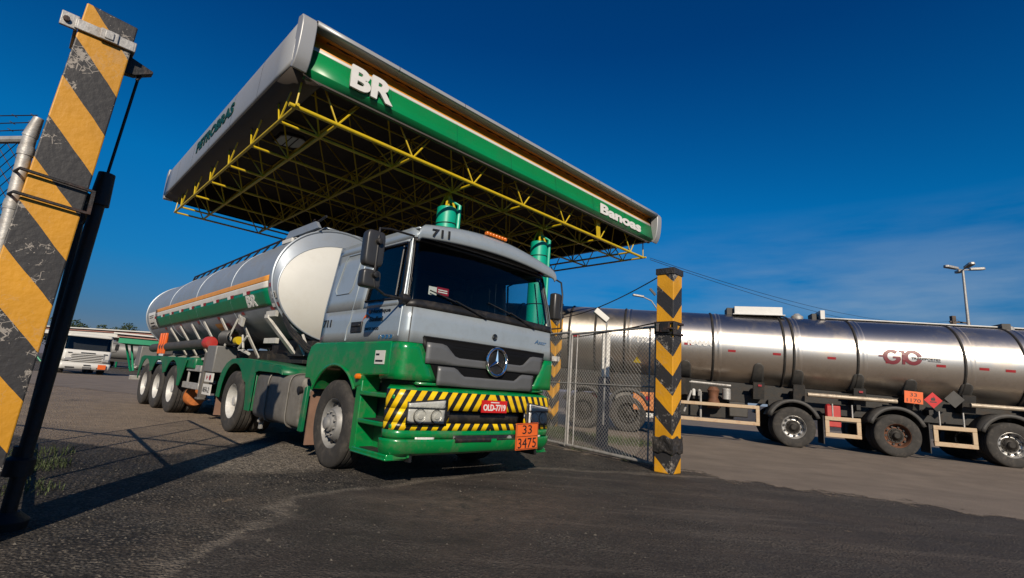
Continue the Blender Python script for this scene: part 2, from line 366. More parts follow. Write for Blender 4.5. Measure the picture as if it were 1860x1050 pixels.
# ------------------------------------------------------------------ ground
def axis_lines(near, far, step, lim):
    r = []; x = 0
    while x < near: r.append(x); x += step
    g = step
    while x < far: r.append(x); g *= 1.35; x += g
    r.append(lim)
    return sorted(set([-a for a in r] + r))
def ground_mat():
    m = bpy.data.materials.new('worn_asphalt_and_gravel'); m.use_nodes = True
    t = m.node_tree; b = t.nodes['Principled BSDF']; n = t.nodes.new; L = t.links.new
    co = n('ShaderNodeTexCoord'); P = co.outputs['Object']
    def mth(op, *a):
        q = n('ShaderNodeMath'); q.operation = op
        for i, v in enumerate(a):
            if isinstance(v, (int, float)): q.inputs[i].default_value = v
            else: L(v, q.inputs[i])
        return q.outputs[0]
    def noise(sc, det=6, ro=0.6, src=None):
        q = n('ShaderNodeTexNoise'); q.inputs['Scale'].default_value = sc; q.inputs['Detail'].default_value = det; q.inputs['Roughness'].default_value = ro
        L(src or P, q.inputs['Vector']); return q.outputs[0]
    def ramp(v, a, c, ca=(0, 0, 0), cc=(1, 1, 1)):
        q = n('ShaderNodeValToRGB'); q.color_ramp.elements[0].position = a; q.color_ramp.elements[1].position = c
        q.color_ramp.elements[0].color = tuple(ca)+(1,); q.color_ramp.elements[1].color = tuple(cc)+(1,); L(v, q.inputs[0]); return q.outputs[0]
    def mix(f, a, c):
        q = n('ShaderNodeMixRGB')
        for i, v in enumerate((f, a, c)):
            if isinstance(v, (int, float)): q.inputs[i].default_value = v
            elif isinstance(v, tuple): q.inputs[i].default_value = v+(1,)
            else: L(v, q.inputs[i])
        return q.outputs[0]
    s = n('ShaderNodeSeparateXYZ'); L(P, s.inputs[0]); X, Y = s.outputs[0], s.outputs[1]
    big = noise(0.5, 7, 0.65); mid = noise(2.2, 8, 0.65); fine = noise(38, 5, 0.7); grit = noise(120, 3, 0.6)
    warp = mth('MULTIPLY', mth('SUBTRACT', noise(1.3, 8, 0.7), 0.5), 1.3)
    # base: coarse gravel set in tar; every little stone has its own tone
    def cells(sc, lo, hi, ca, cc):
        q = n('ShaderNodeTexVoronoi'); q.inputs['Scale'].default_value = sc; L(P, q.inputs['Vector'])
        sx = n('ShaderNodeSeparateXYZ'); L(q.outputs['Color'], sx.inputs[0])
        return ramp(sx.outputs[0], lo, hi, ca, cc), q
    stn, vo = cells(42, 0.25, 1.0, (0.016, 0.014, 0.012), (0.17, 0.145, 0.117))
    grav = mix(ramp(vo.outputs['Distance'], 0.30, 0.55), stn, (0.014, 0.012, 0.011))
    stn2, vo2 = cells(85, 0.4, 1.0, (0.020, 0.018, 0.016), (0.12, 0.105, 0.088))
    grav = mix(ramp(noise(1.7, 7, 0.7), 0.46, 0.54), grav, stn2)
    grav = mix(mth('MULTIPLY', ramp(noise(0.8, 8, 0.75), 0.48, 0.60), 0.65), grav, (0.095, 0.077, 0.060))
    grav = mix(mth('MULTIPLY', ramp(noise(5, 8, 0.75), 0.52, 0.64), 0.6), grav, (0.020, 0.018, 0.016))
    peb = mth('MULTIPLY', ramp(vo.outputs['Distance'], 0.10, 0.5, (1, 1, 1), (0, 0, 0)), ramp(mid, 0.42, 0.6))
    # smooth dark asphalt patch, near side
    asph = mix(ramp(mid, 0.3, 0.75), (0.017, 0.0145, 0.013), (0.042, 0.034, 0.029))
    asph = mix(mth('MULTIPLY', ramp(noise(14, 7, 0.75), 0.45, 0.60), 0.45), asph, (0.020, 0.017, 0.015))
    asph = mix(mth('MULTIPLY', ramp(big, 0.48, 0.66), 0.55), asph, (0.075, 0.057, 0.045))
    stn3, vo3 = cells(110, 0.55, 1.0, (0.0, 0.0, 0.0), (1.0, 1.0, 1.0))
    asph = mix(mth('MULTIPLY', stn3, 0.3), asph, (0.16, 0.135, 0.11))
    asph = mix(mth('MULTIPLY', ramp(noise(0.7, 9, 0.8), 0.50, 0.56), 0.55), asph, stn2)
    # inside when beyond the wandering patch edge (x > -1.5 and nearer than the truck)
    e1 = mth('ADD', mth('ADD', X, 1.75), warp)
    e2 = mth('ADD', mth('SUBTRACT', mth('MINIMUM', mth('ADD', mth('MULTIPLY', X, 1.2), 6.95), mth('ADD', mth('MULTIPLY', X, 0.12), 7.45)), Y), mth('MULTIPLY', warp, 0.45))
    inpatch = mth('MINIMUM', ramp(e1, 0.0, 0.08), ramp(e2, 0.0, 0.08))
    col = mix(inpatch, grav, asph)
    mps = n('ShaderNodeMapping'); mps.inputs['Rotation'].default_value = (0, 0, radians(18)); mps.inputs['Scale'].default_value = (0.28, 2.6, 1); L(P, mps.inputs[0])
    strk = noise(1.0, 9, 0.75, mps.outputs[0])
    col = mix(mth('MULTIPLY', mth('MULTIPLY', ramp(strk, 0.53, 0.62), inpatch), 0.42), col, (0.105, 0.087, 0.072))
    col = mix(mth('MULTIPLY', mth('MULTIPLY', ramp(strk, 0.36, 0.46, (1, 1, 1), (0, 0, 0)), inpatch), 0.55), col, (0.013, 0.012, 0.011))
    cxx = mth('SUBTRACT', X, -0.1); cyy_ = mth('SUBTRACT', Y, 4.9)
    cdd = mth('ADD', mth('SQRT', mth('ADD', mth('MULTIPLY', mth('MULTIPLY', cxx, cxx), 0.5), mth('MULTIPLY', cyy_, cyy_))), mth('MULTIPLY', warp, 0.9))
    col = mix(mth('MULTIPLY', mth('MULTIPLY', ramp(cdd, 0.35, 1.1, (1, 1, 1), (0, 0, 0)), ramp(noise(6, 9, 0.8), 0.4, 0.62)), 0.6), col, (0.12, 0.088, 0.066))
    edge_d = mth('MINIMUM', e1, e2)
    rim_ = mth('MULTIPLY', ramp(mth('ABSOLUTE', edge_d), 0.0, 0.13, (1, 1, 1), (0, 0, 0)), ramp(noise(3, 7, 0.8), 0.36, 0.52))
    col = mix(mth('MULTIPLY', rim_, 0.6), col, (0.21, 0.18, 0.145))
    # sandy spots
    col = mix(mth('MULTIPLY', ramp(noise(1.9, 6, 0.6), 0.695, 0.72), 0.8), col, (0.26, 0.19, 0.12))
    dx_ = mth('SUBTRACT', X, -2.9); dy_ = mth('SUBTRACT', Y, 6.9)
    dd = mth('ADD', mth('SQRT', mth('ADD', mth('MULTIPLY', dx_, dx_), mth('MULTIPLY', mth('MULTIPLY', dy_, dy_), 0.45))), mth('MULTIPLY', warp, 0.5))
    pale, vo4 = cells(48, 0.15, 1.0, (0.055, 0.048, 0.040), (0.33, 0.285, 0.23))
    col = mix(mth('MULTIPLY', ramp(dd, 0.75, 1.15, (1, 1, 1), (0, 0, 0)), 0.85), col, pale)
    # brown trodden concrete at the left, behind the open gate
    q1 = mth('ADD', mth('SUBTRACT', Y, mth('MULTIPLY', X, -1.0)), mth('MULTIPLY', warp, 0.5))   # x + y
    left = mth('MINIMUM', ramp(mth('ADD', mth('MULTIPLY', X, -1.0), mth('SUBTRACT', warp, 3.9)), 0.0, 0.15),
               ramp(mth('ADD', mth('SUBTRACT', mth('ADD', Y, mth('MULTIPLY', X, 0.25)), 5.35), mth('MULTIPLY', warp, 0.25)), 0.0, 0.12))
    left = mth('MULTIPLY', left, ramp(mth('SUBTRACT', 19.5, mth('ADD', Y, warp)), 0.0, 0.5))
    conc = mix(ramp(mid, 0.3, 0.7), (0.185, 0.142, 0.102), (0.29, 0.228, 0.168))
    conc = mix(mth('MULTIPLY', ramp(noise(7, 8, 0.75), 0.5, 0.66), 0.5), conc, (0.085, 0.066, 0.05))
    conc = mix(mth('MULTIPLY', ramp(big, 0.5, 0.7), 0.4), conc, (0.08, 0.07, 0.062))
    col = mix(left, col, conc)
    # far yard: darker asphalt
    farm = ramp(mth('SUBTRACT', mth('ADD', Y, warp), 19.0), 0.0, 0.4)
    col = mix(farm, col, mix(ramp(mid, 0.3, 0.7), (0.055, 0.047, 0.04), (0.10, 0.085, 0.07)))
    # stains and pale grit
    col = mix(mth('MULTIPLY', ramp(noise(0.9, 9, 0.75), 0.58, 0.70), 0.55), col, (0.012, 0.011, 0.011))
    col = mix(mth('MULTIPLY', ramp(noise(3.4, 9, 0.8), 0.66, 0.78), 0.5), col, (0.24, 0.2, 0.16))
    vc = n('ShaderNodeTexVoronoi'); vc.feature = 'DISTANCE_TO_EDGE'; vc.inputs['Scale'].default_value = 0.8
    wv = n('ShaderNodeMixRGB'); wv.blend_type = 'ADD'; wv.inputs[0].default_value = 0.35; L(P, wv.inputs[1]); 
    wn = n('ShaderNodeTexNoise'); wn.inputs['Scale'].default_value = 2.0; wn.inputs['Detail'].default_value = 8; L(P, wn.inputs['Vector']); L(wn.outputs['Color'], wv.inputs[2]); L(wv.outputs[0], vc.inputs['Vector'])
    col = mix(mth('MULTIPLY', mth('MULTIPLY', ramp(vc.outputs[0], 0.003, 0.009, (1, 1, 1), (0, 0, 0)), ramp(big, 0.5, 0.6)), 0.5), col, (0.010, 0.010, 0.010))
    L(col, b.inputs['Base Color'])
    L(ramp(mid, 0.3, 0.8, (0.66, 0.66, 0.66), (0.92, 0.92, 0.92)), b.inputs['Roughness']); b.inputs['Specular IOR Level'].default_value = 0.35
    h = mth('ADD', mth('MULTIPLY', fine, mth('SUBTRACT', 1.0, mth('MULTIPLY', inpatch, 0.72))), mth('MULTIPLY', mid, 0.7))
    h = mth('ADD', h, mth('MULTIPLY', inpatch, 0.9)); h = mth('ADD', h, mth('MULTIPLY', mth('SUBTRACT', 1.0, vo.outputs['Distance']), mth('SUBTRACT', 0.8, mth('MULTIPLY', inpatch, 0.7)))); h = mth('ADD', h, mth('MULTIPLY', peb, 0.35))
    bp = n('ShaderNodeBump'); bp.inputs['Strength'].default_value = 0.85; bp.inputs['Distance'].default_value = 0.035; L(h, bp.inputs['Height']); L(bp.outputs[0], b.inputs['Normal'])
    return m
ax_ = axis_lines(14, 5000, 0.4, 6000)
mb = MB(); nx = len(ax_)
mb.add([(x, y, gh(x, y)) for x in ax_ for y in ax_], [(i*nx+j, (i+1)*nx+j, (i+1)*nx+j+1, i*nx+j+1) for i in range(nx-1) for j in range(nx-1)])
tag(mb.build('ground', ground_mat(), smooth=60), kind='structure')

def road_mat():
    m = mat('pale_worn_road', (0.205, 0.165, 0.13), 0.85, 0, 0.2, 1.3, bump=0.5, bscale=45, dirt=((0.09, 0.073, 0.060), 0.7, 0.7), streak=(0.35, 1.6, 1.0))
    t = m.node_tree; n = t.nodes.new; L = t.links.new
    b = t.nodes['Principled BSDF']; o = t.nodes['Material Output']; at = n('ShaderNodeAttribute'); at.attribute_name = 'edge_distance'
    co = n('ShaderNodeTexCoord'); no = n('ShaderNodeTexNoise'); no.inputs['Scale'].default_value = 2.2; no.inputs['Detail'].default_value = 10; no.inputs['Roughness'].default_value = 0.75; L(co.outputs['Object'], no.inputs['Vector'])
    a1 = n('ShaderNodeMath'); a1.operation = 'MULTIPLY_ADD'; L(no.outputs[0], a1.inputs[0]); a1.inputs[1].default_value = 2.6; a1.inputs[2].default_value = -1.72
    a2 = n('ShaderNodeMath'); a2.operation = 'ADD'; L(a1.outputs[0], a2.inputs[0]); L(at.outputs['Fac'], a2.inputs[1])
    r = n('ShaderNodeMapRange'); r.inputs['From Min'].default_value = 0.0; r.inputs['From Max'].default_value = 0.28; L(a2.outputs[0], r.inputs['Value'])
    tr = n('ShaderNodeBsdfTransparent'); mx_ = n('ShaderNodeMixShader'); L(r.outputs[0], mx_.inputs[0]); L(tr.outputs[0], mx_.inputs[1]); L(b.outputs[0], mx_.inputs[2]); L(mx_.outputs[0], o.inputs[0])
    return m
# road: strip parallel to the steel tanker, its near edge ragged
ta = 2.854; tdir = Vector((cos(ta), sin(ta), 0)); tn = Vector((0.284, 0.959, 0))
edge = [(-40, -6.6), (-14, -6.0), (-6, -7.4), (-2.0, -7.9), (0.6, -7.3), (2.4, -7.0), (3.6, -6.3), (5.0, -5.4), (7.0, -3.9), (8.5, -3.0), (12, -2.6), (40, -2.6)]
def edge_at(t):
    for (a, b_), (c_, d_) in zip(edge, edge[1:]):
        if t <= c_:
            k = (t-a)/(c_-a); return b_ + (d_-b_)*k + 0.10*sin(t*2.3)+0.06*sin(t*7.1)+0.03*sin(t*17.0)
    return edge[-1][1]
rv = []; rn = 34; ts = [-40+i*0.35 for i in range(229)]
for t in ts:
    e = edge_at(t)-0.35
    for j in range(rn+1):
        k = (j/rn)**1.3; d = e + (16-e)*k
        p = Vector((7.715, 13.54, 0)) + tdir*t + tn*d
        rv.append((p.x, p.y, gh(p.x, p.y)+0.004))
mb = MB(); mb.add(rv, [(i*(rn+1)+j, (i+1)*(rn+1)+j, (i+1)*(rn+1)+j+1, i*(rn+1)+j+1) for i in range(len(ts)-1) for j in range(rn)])
rdo = tag(mb.build('road', road_mat(), smooth=60), kind='structure')
at_ = rdo.data.attributes.new('edge_distance', 'FLOAT', 'POINT')
for i_, v_ in enumerate(rdo.data.vertices):
    q_ = Vector((v_.co.x-7.715, v_.co.y-13.54, 0)); at_.data[i_].value = q_.dot(tn)-(edge_at(q_.dot(tdir))-0.35)

# ------------------------------------------------------------------ wheels
WM = {}
def tyre_prof():
    return [(0.285, -0.105), (0.30, -0.128), (0.34, -0.142), (0.42, -0.150), (0.475, -0.142), (0.505, -0.128), (0.518, -0.112),
            (0.520, -0.085), (0.505, -0.080), (0.505, -0.068), (0.520, -0.063), (0.522, -0.02), (0.506, -0.015), (0.506, 0.0), (0.522, 0.005),
            (0.520, 0.06), (0.505, 0.065), (0.505, 0.08), (0.52, 0.085), (0.518, 0.112), (0.505, 0.128), (0.475, 0.142), (0.42, 0.15), (0.34, 0.142), (0.285, 0.105)]
def wheel(parent, pos, kind, rim_mat, rot=0.0, side=-1, T=None, hub='hub_dark', nm='wheel'):
    """axle along y; side -1 shows its outer face towards -y"""
    key = (kind, rim_mat)
    if key not in WM:
        ty = MB().lathe(tyre_prof(), (0, 0, 0), 'y', 64, cap=False)
        ty.lathe([(0.285, 0.105), (0.285, -0.105)], (0, 0, 0), 'y', 64, cap=False)
        rm = MB()
        fl = [(0.300, -0.100), (0.302, -0.118), (0.292, -0.122), (0.283, -0.112), (0.278, -0.09), (0.262, -0.06)]
        if kind == 'front':
            pf = fl + [(0.250, -0.02), (0.235, -0.015), (0.205, -0.075), (0.175, -0.125), (0.165, -0.133), (0.0, -0.133)]
            hh = (0.219, -0.05, 0.024)
            hb = MB().lathe([(0.105, -0.13), (0.10, -0.165), (0.085, -0.175), (0.075, -0.175), (0.07, -0.20), (0.055, -0.21), (0.0, -0.21)], (0, 0, 0), 'y', 28)
            nut_y, nut_r = -0.133, 0.137
        elif kind == 'dual':
            pf = fl + [(0.258, 0.0), (0.255, 0.045), (0.215, 0.055), (0.19, 0.03), (0.165, 0.02), (0.0, 0.02)]
            hh = (0.232, 0.052, 0.020)
            hb = MB().lathe([(0.11, 0.03), (0.105, -0.04), (0.085, -0.055), (0.08, -0.09), (0.0, -0.095)], (0, 0, 0), 'y', 28)
            nut_y, nut_r = 0.02, 0.14
        else:   # open trailer rim, hub well inside
            pf = fl + [(0.255, -0.02), (0.25, 0.01), (0.222, 0.02), (0.195, 0.0), (0.165, -0.005), (0.0, -0.005)]
            hh = (0.222, 0.0, 0.026)
            hb = MB().lathe([(0.185, 0.0), (0.18, -0.012), (0.15, -0.012), (0.12, -0.045), (0.085, -0.06), (0.08, -0.10), (0.06, -0.115), (0.0, -0.115)], (0, 0, 0), 'y', 28)
            nut_y, nut_r = -0.005, 0.145
        rm.lathe(pf, (0, 0, 0), 'y', 64, cap=False)
        hl = MB()
        for k in range(10):
            a = 2*pi*k/10+0.15
            p = Vector((hh[0]*cos(a), hh[1], hh[0]*sin(a)))
            hl.tube([p+Vector((0, -0.028, 0)), p+Vector((0, 0.0, 0))], hh[2], 10)
            q = Vector((nut_r*cos(a+0.2), nut_y, nut_r*sin(a+0.2)))
            hb.tube([q, q+Vector((0, -0.03, 0))], 0.013, 6)
        nf = len(rm.f); kk = len(rm.v); rm.v += hl.v; rm.f += [tuple(i+kk for i in f) for f in hl.f]
        o1 = ty.build('tyre', 'tyre'); o2 = rm.build('rim', rim_mat); o2.data.materials.append(M['black'])
        hc = {}
        for p_ in o2.data.polygons:
            rr_h = math.hypot(p_.center.x, p_.center.z)
            if any(math.hypot(p_.center.x-hh[0]*cos(2*pi*k/10+0.15), p_.center.z-hh[0]*sin(2*pi*k/10+0.15)) < hh[2]*1.02 for k in range(10)) and len(p_.vertices) != 4 or any(abs(math.hypot(p_.center.x-hh[0]*cos(2*pi*k/10+0.15), p_.center.z-hh[0]*sin(2*pi*k/10+0.15))-hh[2]*0.95) < 0.002 and p_.area < 0.0012 for k in range(10)): p_.material_index = 1
        o3 = hb.build('wheel', 'hub_dark' if kind == 'trailer' else rim_mat)
        WM[key] = [o.data for o in (o1, o2, o3)]
        for o in (o1, o2, o3): bpy.data.objects.remove(o)
    d = WM[key]
    p = Vector(pos); rz = rot + (0 if side < 0 else pi)
    if T is not None: p = T @ p; rz += T.to_euler().z
    wo = link(bpy.data.objects.new(nm, d[2]), parent); wo.location = p; wo.rotation_euler = (0, random.uniform(0, 6), rz)
    for nme, dd in (('tyre', d[0]), ('rim', d[1])):
        link(bpy.data.objects.new(nme, dd), wo)
    return wo

# ================================================================== the green and silver tank truck
TR = thing('tanker_truck', (-1.222, 7.156, 0), -0.792, 'green and silver tank truck with yellow-black striped bumper, driving out from under the canopy', 'tank truck')
def lerp_tab(tab, z):
    if z <= tab[0][0]: return tab[0][1]
    for (a, b), (c, d) in zip(tab, tab[1:]):
        if z <= c: return b+(d-b)*(z-a)/(c-a)
    return tab[-1][1]
FT = [(0.9, 1.465), (1.5, 1.48), (1.92, 1.465), (2.3, 1.405), (2.65, 1.335), (2.8, 1.30), (3.0, 1.22)]
WT = [(0.9, 1.235), (1.5, 1.235), (1.92, 1.215), (2.8, 1.105), (3.0, 1.06)]
REAR = -0.58
def contour(s, z, off=0.0, ft=None, wt=None, R=0.12, crown=0.055, rear=REAR):
    f = lerp_tab(ft or FT, z)+off; w_ = lerp_tab(wt or WT, z)+off; sg = 1
    if s > 3: s = 6-s; sg = -1
    yc = w_-R
    if s <= 1:
        x = rear + s*(f-R-crown-rear); y = -w_
    elif s <= 2:
        a = (s-1)*pi/2; x = f-R-crown + R*sin(a); y = -yc - R*cos(a)
    else:
        y = -yc*(3-s); x = f-crown*(y/yc)**2
    return Vector((x, y*sg, z))
def s_of_x(x, z):
    f = lerp_tab(FT, z); return (x-REAR)/(f-0.12-0.055-REAR)
def s_of_y(y, z):   # front face, y from -w+R .. 0 on the right-hand half, mirrored beyond
    yc = lerp_tab(WT, z)-0.12
    return 3 + y/yc
def patch(sa, sb, za, zb, off=0, nu=12, nv=6, mb=None, con=contour, flip=False):
    """sa, sb, za, zb: numbers or functions of z-fraction / s-fraction"""
    F = lambda q: q if callable(q) else (lambda _: q)
    SA, SB, ZA, ZB = F(sa), F(sb), F(za), F(zb)
    def fn(u, v):
        z = ZA(u)+(ZB(u)-ZA(u))*v
        a, b = SA(z), SB(z); s = a+(b-a)*u
        if flip: s = 6-s
        return con(s, z, off)
    mb = mb or MB(); mb.grid(fn, nu, nv); return mb
# --- cab shell
shell = MB()
patch(0, 6, 1.50, 1.90, 0, 90, 3, shell)
patch(0, 6, 2.70, 2.84, 0, 90, 2, shell)
for fl in (False, True):
    patch(0, lambda z: s_of_x(0.44, z), 1.90, 2.70, 0, 10, 5, shell, flip=fl)            # behind the door window
    patch(lambda z: s_of_x(0.44, z), lambda z: s_of_x(1.285-(z-2)*0.16, z), 1.90, 1.985, 0, 6, 1, shell, flip=fl)
    patch(lambda z: s_of_x(0.44, z), lambda z: s_of_x(1.15, z), 2.655, 2.70, 0, 6, 1, shell, flip=fl)
def roof(u, v):
    x = REAR + u*(1.25-REAR); w_ = 1.098-0.015*u; y = -w_ + 2*w_*v
    e = min(1, (1-abs(2*v-1))*9); e2 = min(1, u*10, (1-u)*8)
    rr = 0.15*(1-(abs(y)/w_)**2.2)
    return Vector((x, y, 2.838 + rr*min(e2**0.5, 1)))
shell.grid(roof, 24, 30)
# rear wall
shell.add([(REAR, -1.235, 1.2), (REAR, 1.235, 1.2), (REAR, 1.215, 1.92), (REAR, 1.10, 2.84), (REAR, -1.10, 2.84), (REAR, -1.215, 1.92)], [(0, 1, 2, 3, 4, 5)])
cab = shell.build('cab', 'silver', TR, smooth=40, solid=0.02)
# cab interior
inn = MB()
inn.box((0.45, 0, 1.30), (1.7, 2.2, 0.1)); inn.box((1.12, 0, 1.72), (0.42, 2.0, 0.34)); inn.box((-0.45, 0, 2.1), (0.1, 2.1, 1.3))
inn.box((0.35, 0, 2.80), (1.4, 2.0, 0.03))
inn.build('interior', 'seat', cab, bevel=0.02)
for sy in (-1, 1):
    st_ = MB(); st_.box((0.25, sy*0.62, 1.62), (0.5, 0.5, 0.16)); st_.box((0.0, sy*0.62, 1.98), (0.14, 0.48, 0.7), ry=-0.12); st_.box((-0.06, sy*0.62, 2.42), (0.1, 0.28, 0.2), ry=-0.1)
    st_.build('seat', 'seat', cab, bevel=0.04)
sw = MB(); sw.tube([Vector((0.78+0.09*sin(a)*0.9, 0.62+0.22*cos(a), 1.92+0.16*sin(a))) for a in [2*pi*k/24 for k in range(24)]], 0.014, 8, close=True)
sw.tube([(0.80, 0.40, 1.92), (0.80, 0.84, 1.92)], 0.012, 6); sw.build('steering_wheel', 'black', cab)
# pillars (black)
pil = MB()
for fl in (False, True):
    patch(lambda z: s_of_x(1.285-(z-2)*0.16, z), 1.30, 1.90, 2.70, 0.002, 6, 8, pil, flip=fl)
build_each(pil, 'windscreen_pillar', 'silver', cab, solid=0.03)
# windscreen with black surround
ws = patch(1.34, 4.66, lambda u: 1.905, lambda u: 2.70, -0.012, 60, 8)
ws.build('windscreen', 'glass', cab, smooth=60)
fr = MB()
patch(1.30, 4.70, 1.885, lambda u: 1.985-0.03*(2*u-1)**2, 0.004, 60, 2, fr)
patch(1.30, 4.70, 2.665, 2.715, 0.004, 60, 1, fr)
for fl in (False, True): patch(1.29, 1.42, 1.9, 2.70, 0.004, 3, 8, fr, flip=fl)
fr.build('windscreen_surround', 'black', cab, solid=0.012)
# raised door seam ridges standing in for edge highlights + side window
for fl in (False, True):
    sg = 1 if fl else -1
    g = patch(lambda z: s_of_x(0.46, z), lambda z: s_of_x(1.275-(z-2)*0.16, z), 1.985, 2.655, -0.01, 6, 6, flip=fl)
    g.build('side_window', 'glass', cab, smooth=60)
    wf = MB()
    sx = lambda x, z, o=0.004: Vector((x, sg*(lerp_tab(WT, z)+o), z))
    wf.tube([sx(0.47, 1.99), sx(0.50, 2.63), sx(0.62, 2.665), sx(1.12, 2.66), sx(1.16, 2.63), sx(1.26, 2.05), sx(1.22, 1.985)], 0.016, 6, close=True)
    wf.tube([sx(1.06, 2.62), sx(1.12, 2.02)], 0.010, 6)
    wf.build('window_frame', 'black', cab)
    tl = MB()
    tl.tube([sx(0.25, 2.80, 0.002), sx(0.20, 2.3, 0.002), sx(0.17, 1.74, 0.002), sx(0.13, 1.68, 0.002), sx(0.13, 1.52, 0.002)], 0.009, 6)
    tl.tube([sx(1.20, 2.74, 0.0), sx(1.27, 2.2, 0.002), sx(1.30, 1.95, 0.002), sx(1.30, 1.56, 0.0)], 0.008, 6)
    build_each(tl, 'door_seam', 'silver', cab)
    sp = MB(); rr_ = [(-0.42, 2.2), (-0.36, 2.14), (-0.02, 2.14), (0.04, 2.2), (0.09, 2.62), (0.04, 2.68), (-0.28, 2.68), (-0.34, 2.62)]
    sp.tube([sx(a, b, 0.003) for a, b in rr_], 0.011, 6, close=True)
    sp.build('side_panel_rib', 'silver', cab)
    dh = MB(); dh.box(sx(0.37, 1.68, 0.008), (0.26, 0.022, 0.13)); dh.box(sx(0.37, 1.70, 0.024), (0.20, 0.02, 0.03)); dh.build('door_handle', 'black', cab, bevel=0.008)
# rounded white corner strip of the front panel and the front silver panel seams
sm_ = MB()
for fl in (False, True):
    sm_.tube([contour(1.72 if not fl else 6-1.72, z, 0.002) for z in (1.5, 1.6, 1.7, 1.8, 1.88)], 0.006, 6)
sm_.tube([contour(s_of_y(-0.99+1.98*k/40, 1.58), 1.58, 0.003) for k in range(41)], 0.008, 6)
sm_.build('panel_seam', 'black', cab)
# sun visor over the windscreen
def vfn(u, v):
    s = 1.80+2.40*u; k = 1-(2*u-1)**2
    zb = 2.625+0.10*k; zt = 2.83+0.145*k
    z = zb+(zt-zb)*v
    o = 0.13+0.03*sin(pi*v) - 0.10*v**3
    p = contour(s, 2.62+0.12*v, o); p.z = z; return p
vis = MB().grid(vfn, 60, 10)
vis.grid(lambda u, v: (vfn(u, 1)*(1-v) + Vector((1.05, vfn(u, 1).y*0.94, vfn(u, 1).z+0.012-0.02*0))*v), 60, 3)
vo_ = vis.build('sun_visor', 'silver', cab, solid=0.015, smooth=50)
# roof clearance light bar and small roof lamps
lb = MB()
for k in range(7): lb.box((1.36, -0.14+0.052*k, 2.995), (0.06, 0.046, 0.05))
lb.build('roof_light_bar', 'amber', cab, bevel=0.012)
for sy in (-1, 1):
    MB().lathe([(0.03, 0), (0.035, 0.03), (0.025, 0.05), (0, 0.055)], (0.95, sy*0.98, 2.86), 'z', 14).build('marker_lamp', 'black', cab)
# wipers
for y0, y1 in ((-0.95, -0.15), (-0.1, 0.72)):
    wp = MB()
    a = contour(s_of_y(y1, 1.9), 1.90, 0.035); b = contour(s_of_y((y0+y1)/2-0.05, 2.0), 2.03, 0.03)
    wp.tube([a, b], 0.010, 6)
    wp.tube([contour(s_of_y(y0+(y1-y0)*k/6, 2), 2.10-0.17*k/6, 0.012) for k in range(7)], 0.008, 6)
    wp.build('wiper', 'black', cab)
# papers behind the windscreen
MB().grid(lambda u, v: contour(s_of_y(-0.98+0.11*u, 2.0), 2.06+0.10*v, -0.03), 2, 2).build('white_paper', 'white', cab, smooth=0)
MB().grid(lambda u, v: contour(s_of_y(-0.87+0.17*u, 2.0), 2.08+0.09*v, -0.03), 2, 2).build('red_sticker', 'red', cab, smooth=0)
wl = MB()
for zz in (2.105, 2.13): wl.grid(lambda u, v: contour(s_of_y(-0.85+0.13*u, 2.0), zz+0.012*v, -0.026), 2, 1)
wl.build('sticker_lines', 'text_white', cab, smooth=0)
# grille
gr = MB(); gy = lambda z: min(1.0, 0.98-(1.47-z)*0.60)
patch(lambda z: s_of_y(-gy(z), z), lambda z: s_of_y(gy(z), z), 1.05, 1.575, 0.004, 40, 5, gr)
M['grille_black'] = mat('grille_black', (0.005, 0.005, 0.005), 0.55, 0, 0.1, 9, spec=0.2)
grl = gr.build('grille', 'grille_black', cab, solid=0.02)
gb = MB()
def gbar(poly, o=0.02):
    """poly in (y, z) on the front; laid as a strip following the crown"""
    gb.T = None
def gstrip(zlo, zhi, ylo, yhi, o=0.022, n=30):
    def fn(u, v):
        y = ylo+(yhi-ylo)*u; a, b = zlo(y), zhi(y); z = a+(b-a)*v
        p = contour(s_of_y(y, z), z, o); return p
    gb.grid(fn, n, 4)
# slots: upper 1.36..1.47 to |y|<.70(bottom .58), lower 1.19..1.28 to |y|<.55(bottom .45)
def topb(y): return 1.478
def mid_hi(y): a = abs(y); return 1.385 if a < 0.54 else (1.385+(a-0.54)*0.85 if a < 0.70 else 1.521)
def mid_lo(y): return 1.295
def low_hi(y): a = abs(y); return 1.185 if a < 0.42 else (1.185+(a-0.42)*0.8 if a < 0.53 else 1.273)
def low_lo(y): return 1.06+0.012*abs(y)
gstrip(mid_lo, mid_hi, -0.93, 0.93); gstrip(low_lo, low_hi, -0.76, 0.76)
gb.build('grille_louvre', 'grey_grille', grl, solid=0.03, smooth=30)
gl2 = MB()
for z in (1.415, 1.45, 1.485, 1.52, 1.21, 1.24): gl2.tube([contour(s_of_y(-0.6+1.2*k/20, z), z, 0.0) for k in range(21)], 0.006, 6)
gl2.build('grille_slat', 'grille_black', grl)
# ring and three-pointed star
rg = MB(); cx = 1.53; cz = 1.39; cyy = 0.045
rg.tube([(cx, cyy+0.162*cos(a), cz+0.162*sin(a)) for a in [2*pi*k/40 for k in range(40)]], 0.017, 8, close=True)
for k in range(3):
    a = pi/2+2*pi*k/3; d = Vector((0, cos(a), sin(a))); n_ = Vector((0, -sin(a), cos(a))); o = Vector((cx, cyy, cz))
    rg.add([o+Vector((0.022, 0, 0)), o+n_*0.022+d*0.012, o-n_*0.022+d*0.012, o+d*0.15], [(0, 1, 3), (0, 3, 2)])
rg.build('star_emblem', 'chrome', cab, smooth=20)
MB().lathe([(0.150, 0.0), (0.150, -0.02), (0, -0.02)], (cx-0.02, cyy, cz), 'x', 32).build('emblem_backing', 'black', cab)
rb = MB(); rb.tube([(contour(3.02, 1.69).x+0.012, 0.02+0.035*cos(a), 1.69+0.035*sin(a)) for a in [2*pi*k/20 for k in range(20)]], 0.006, 6, close=True)
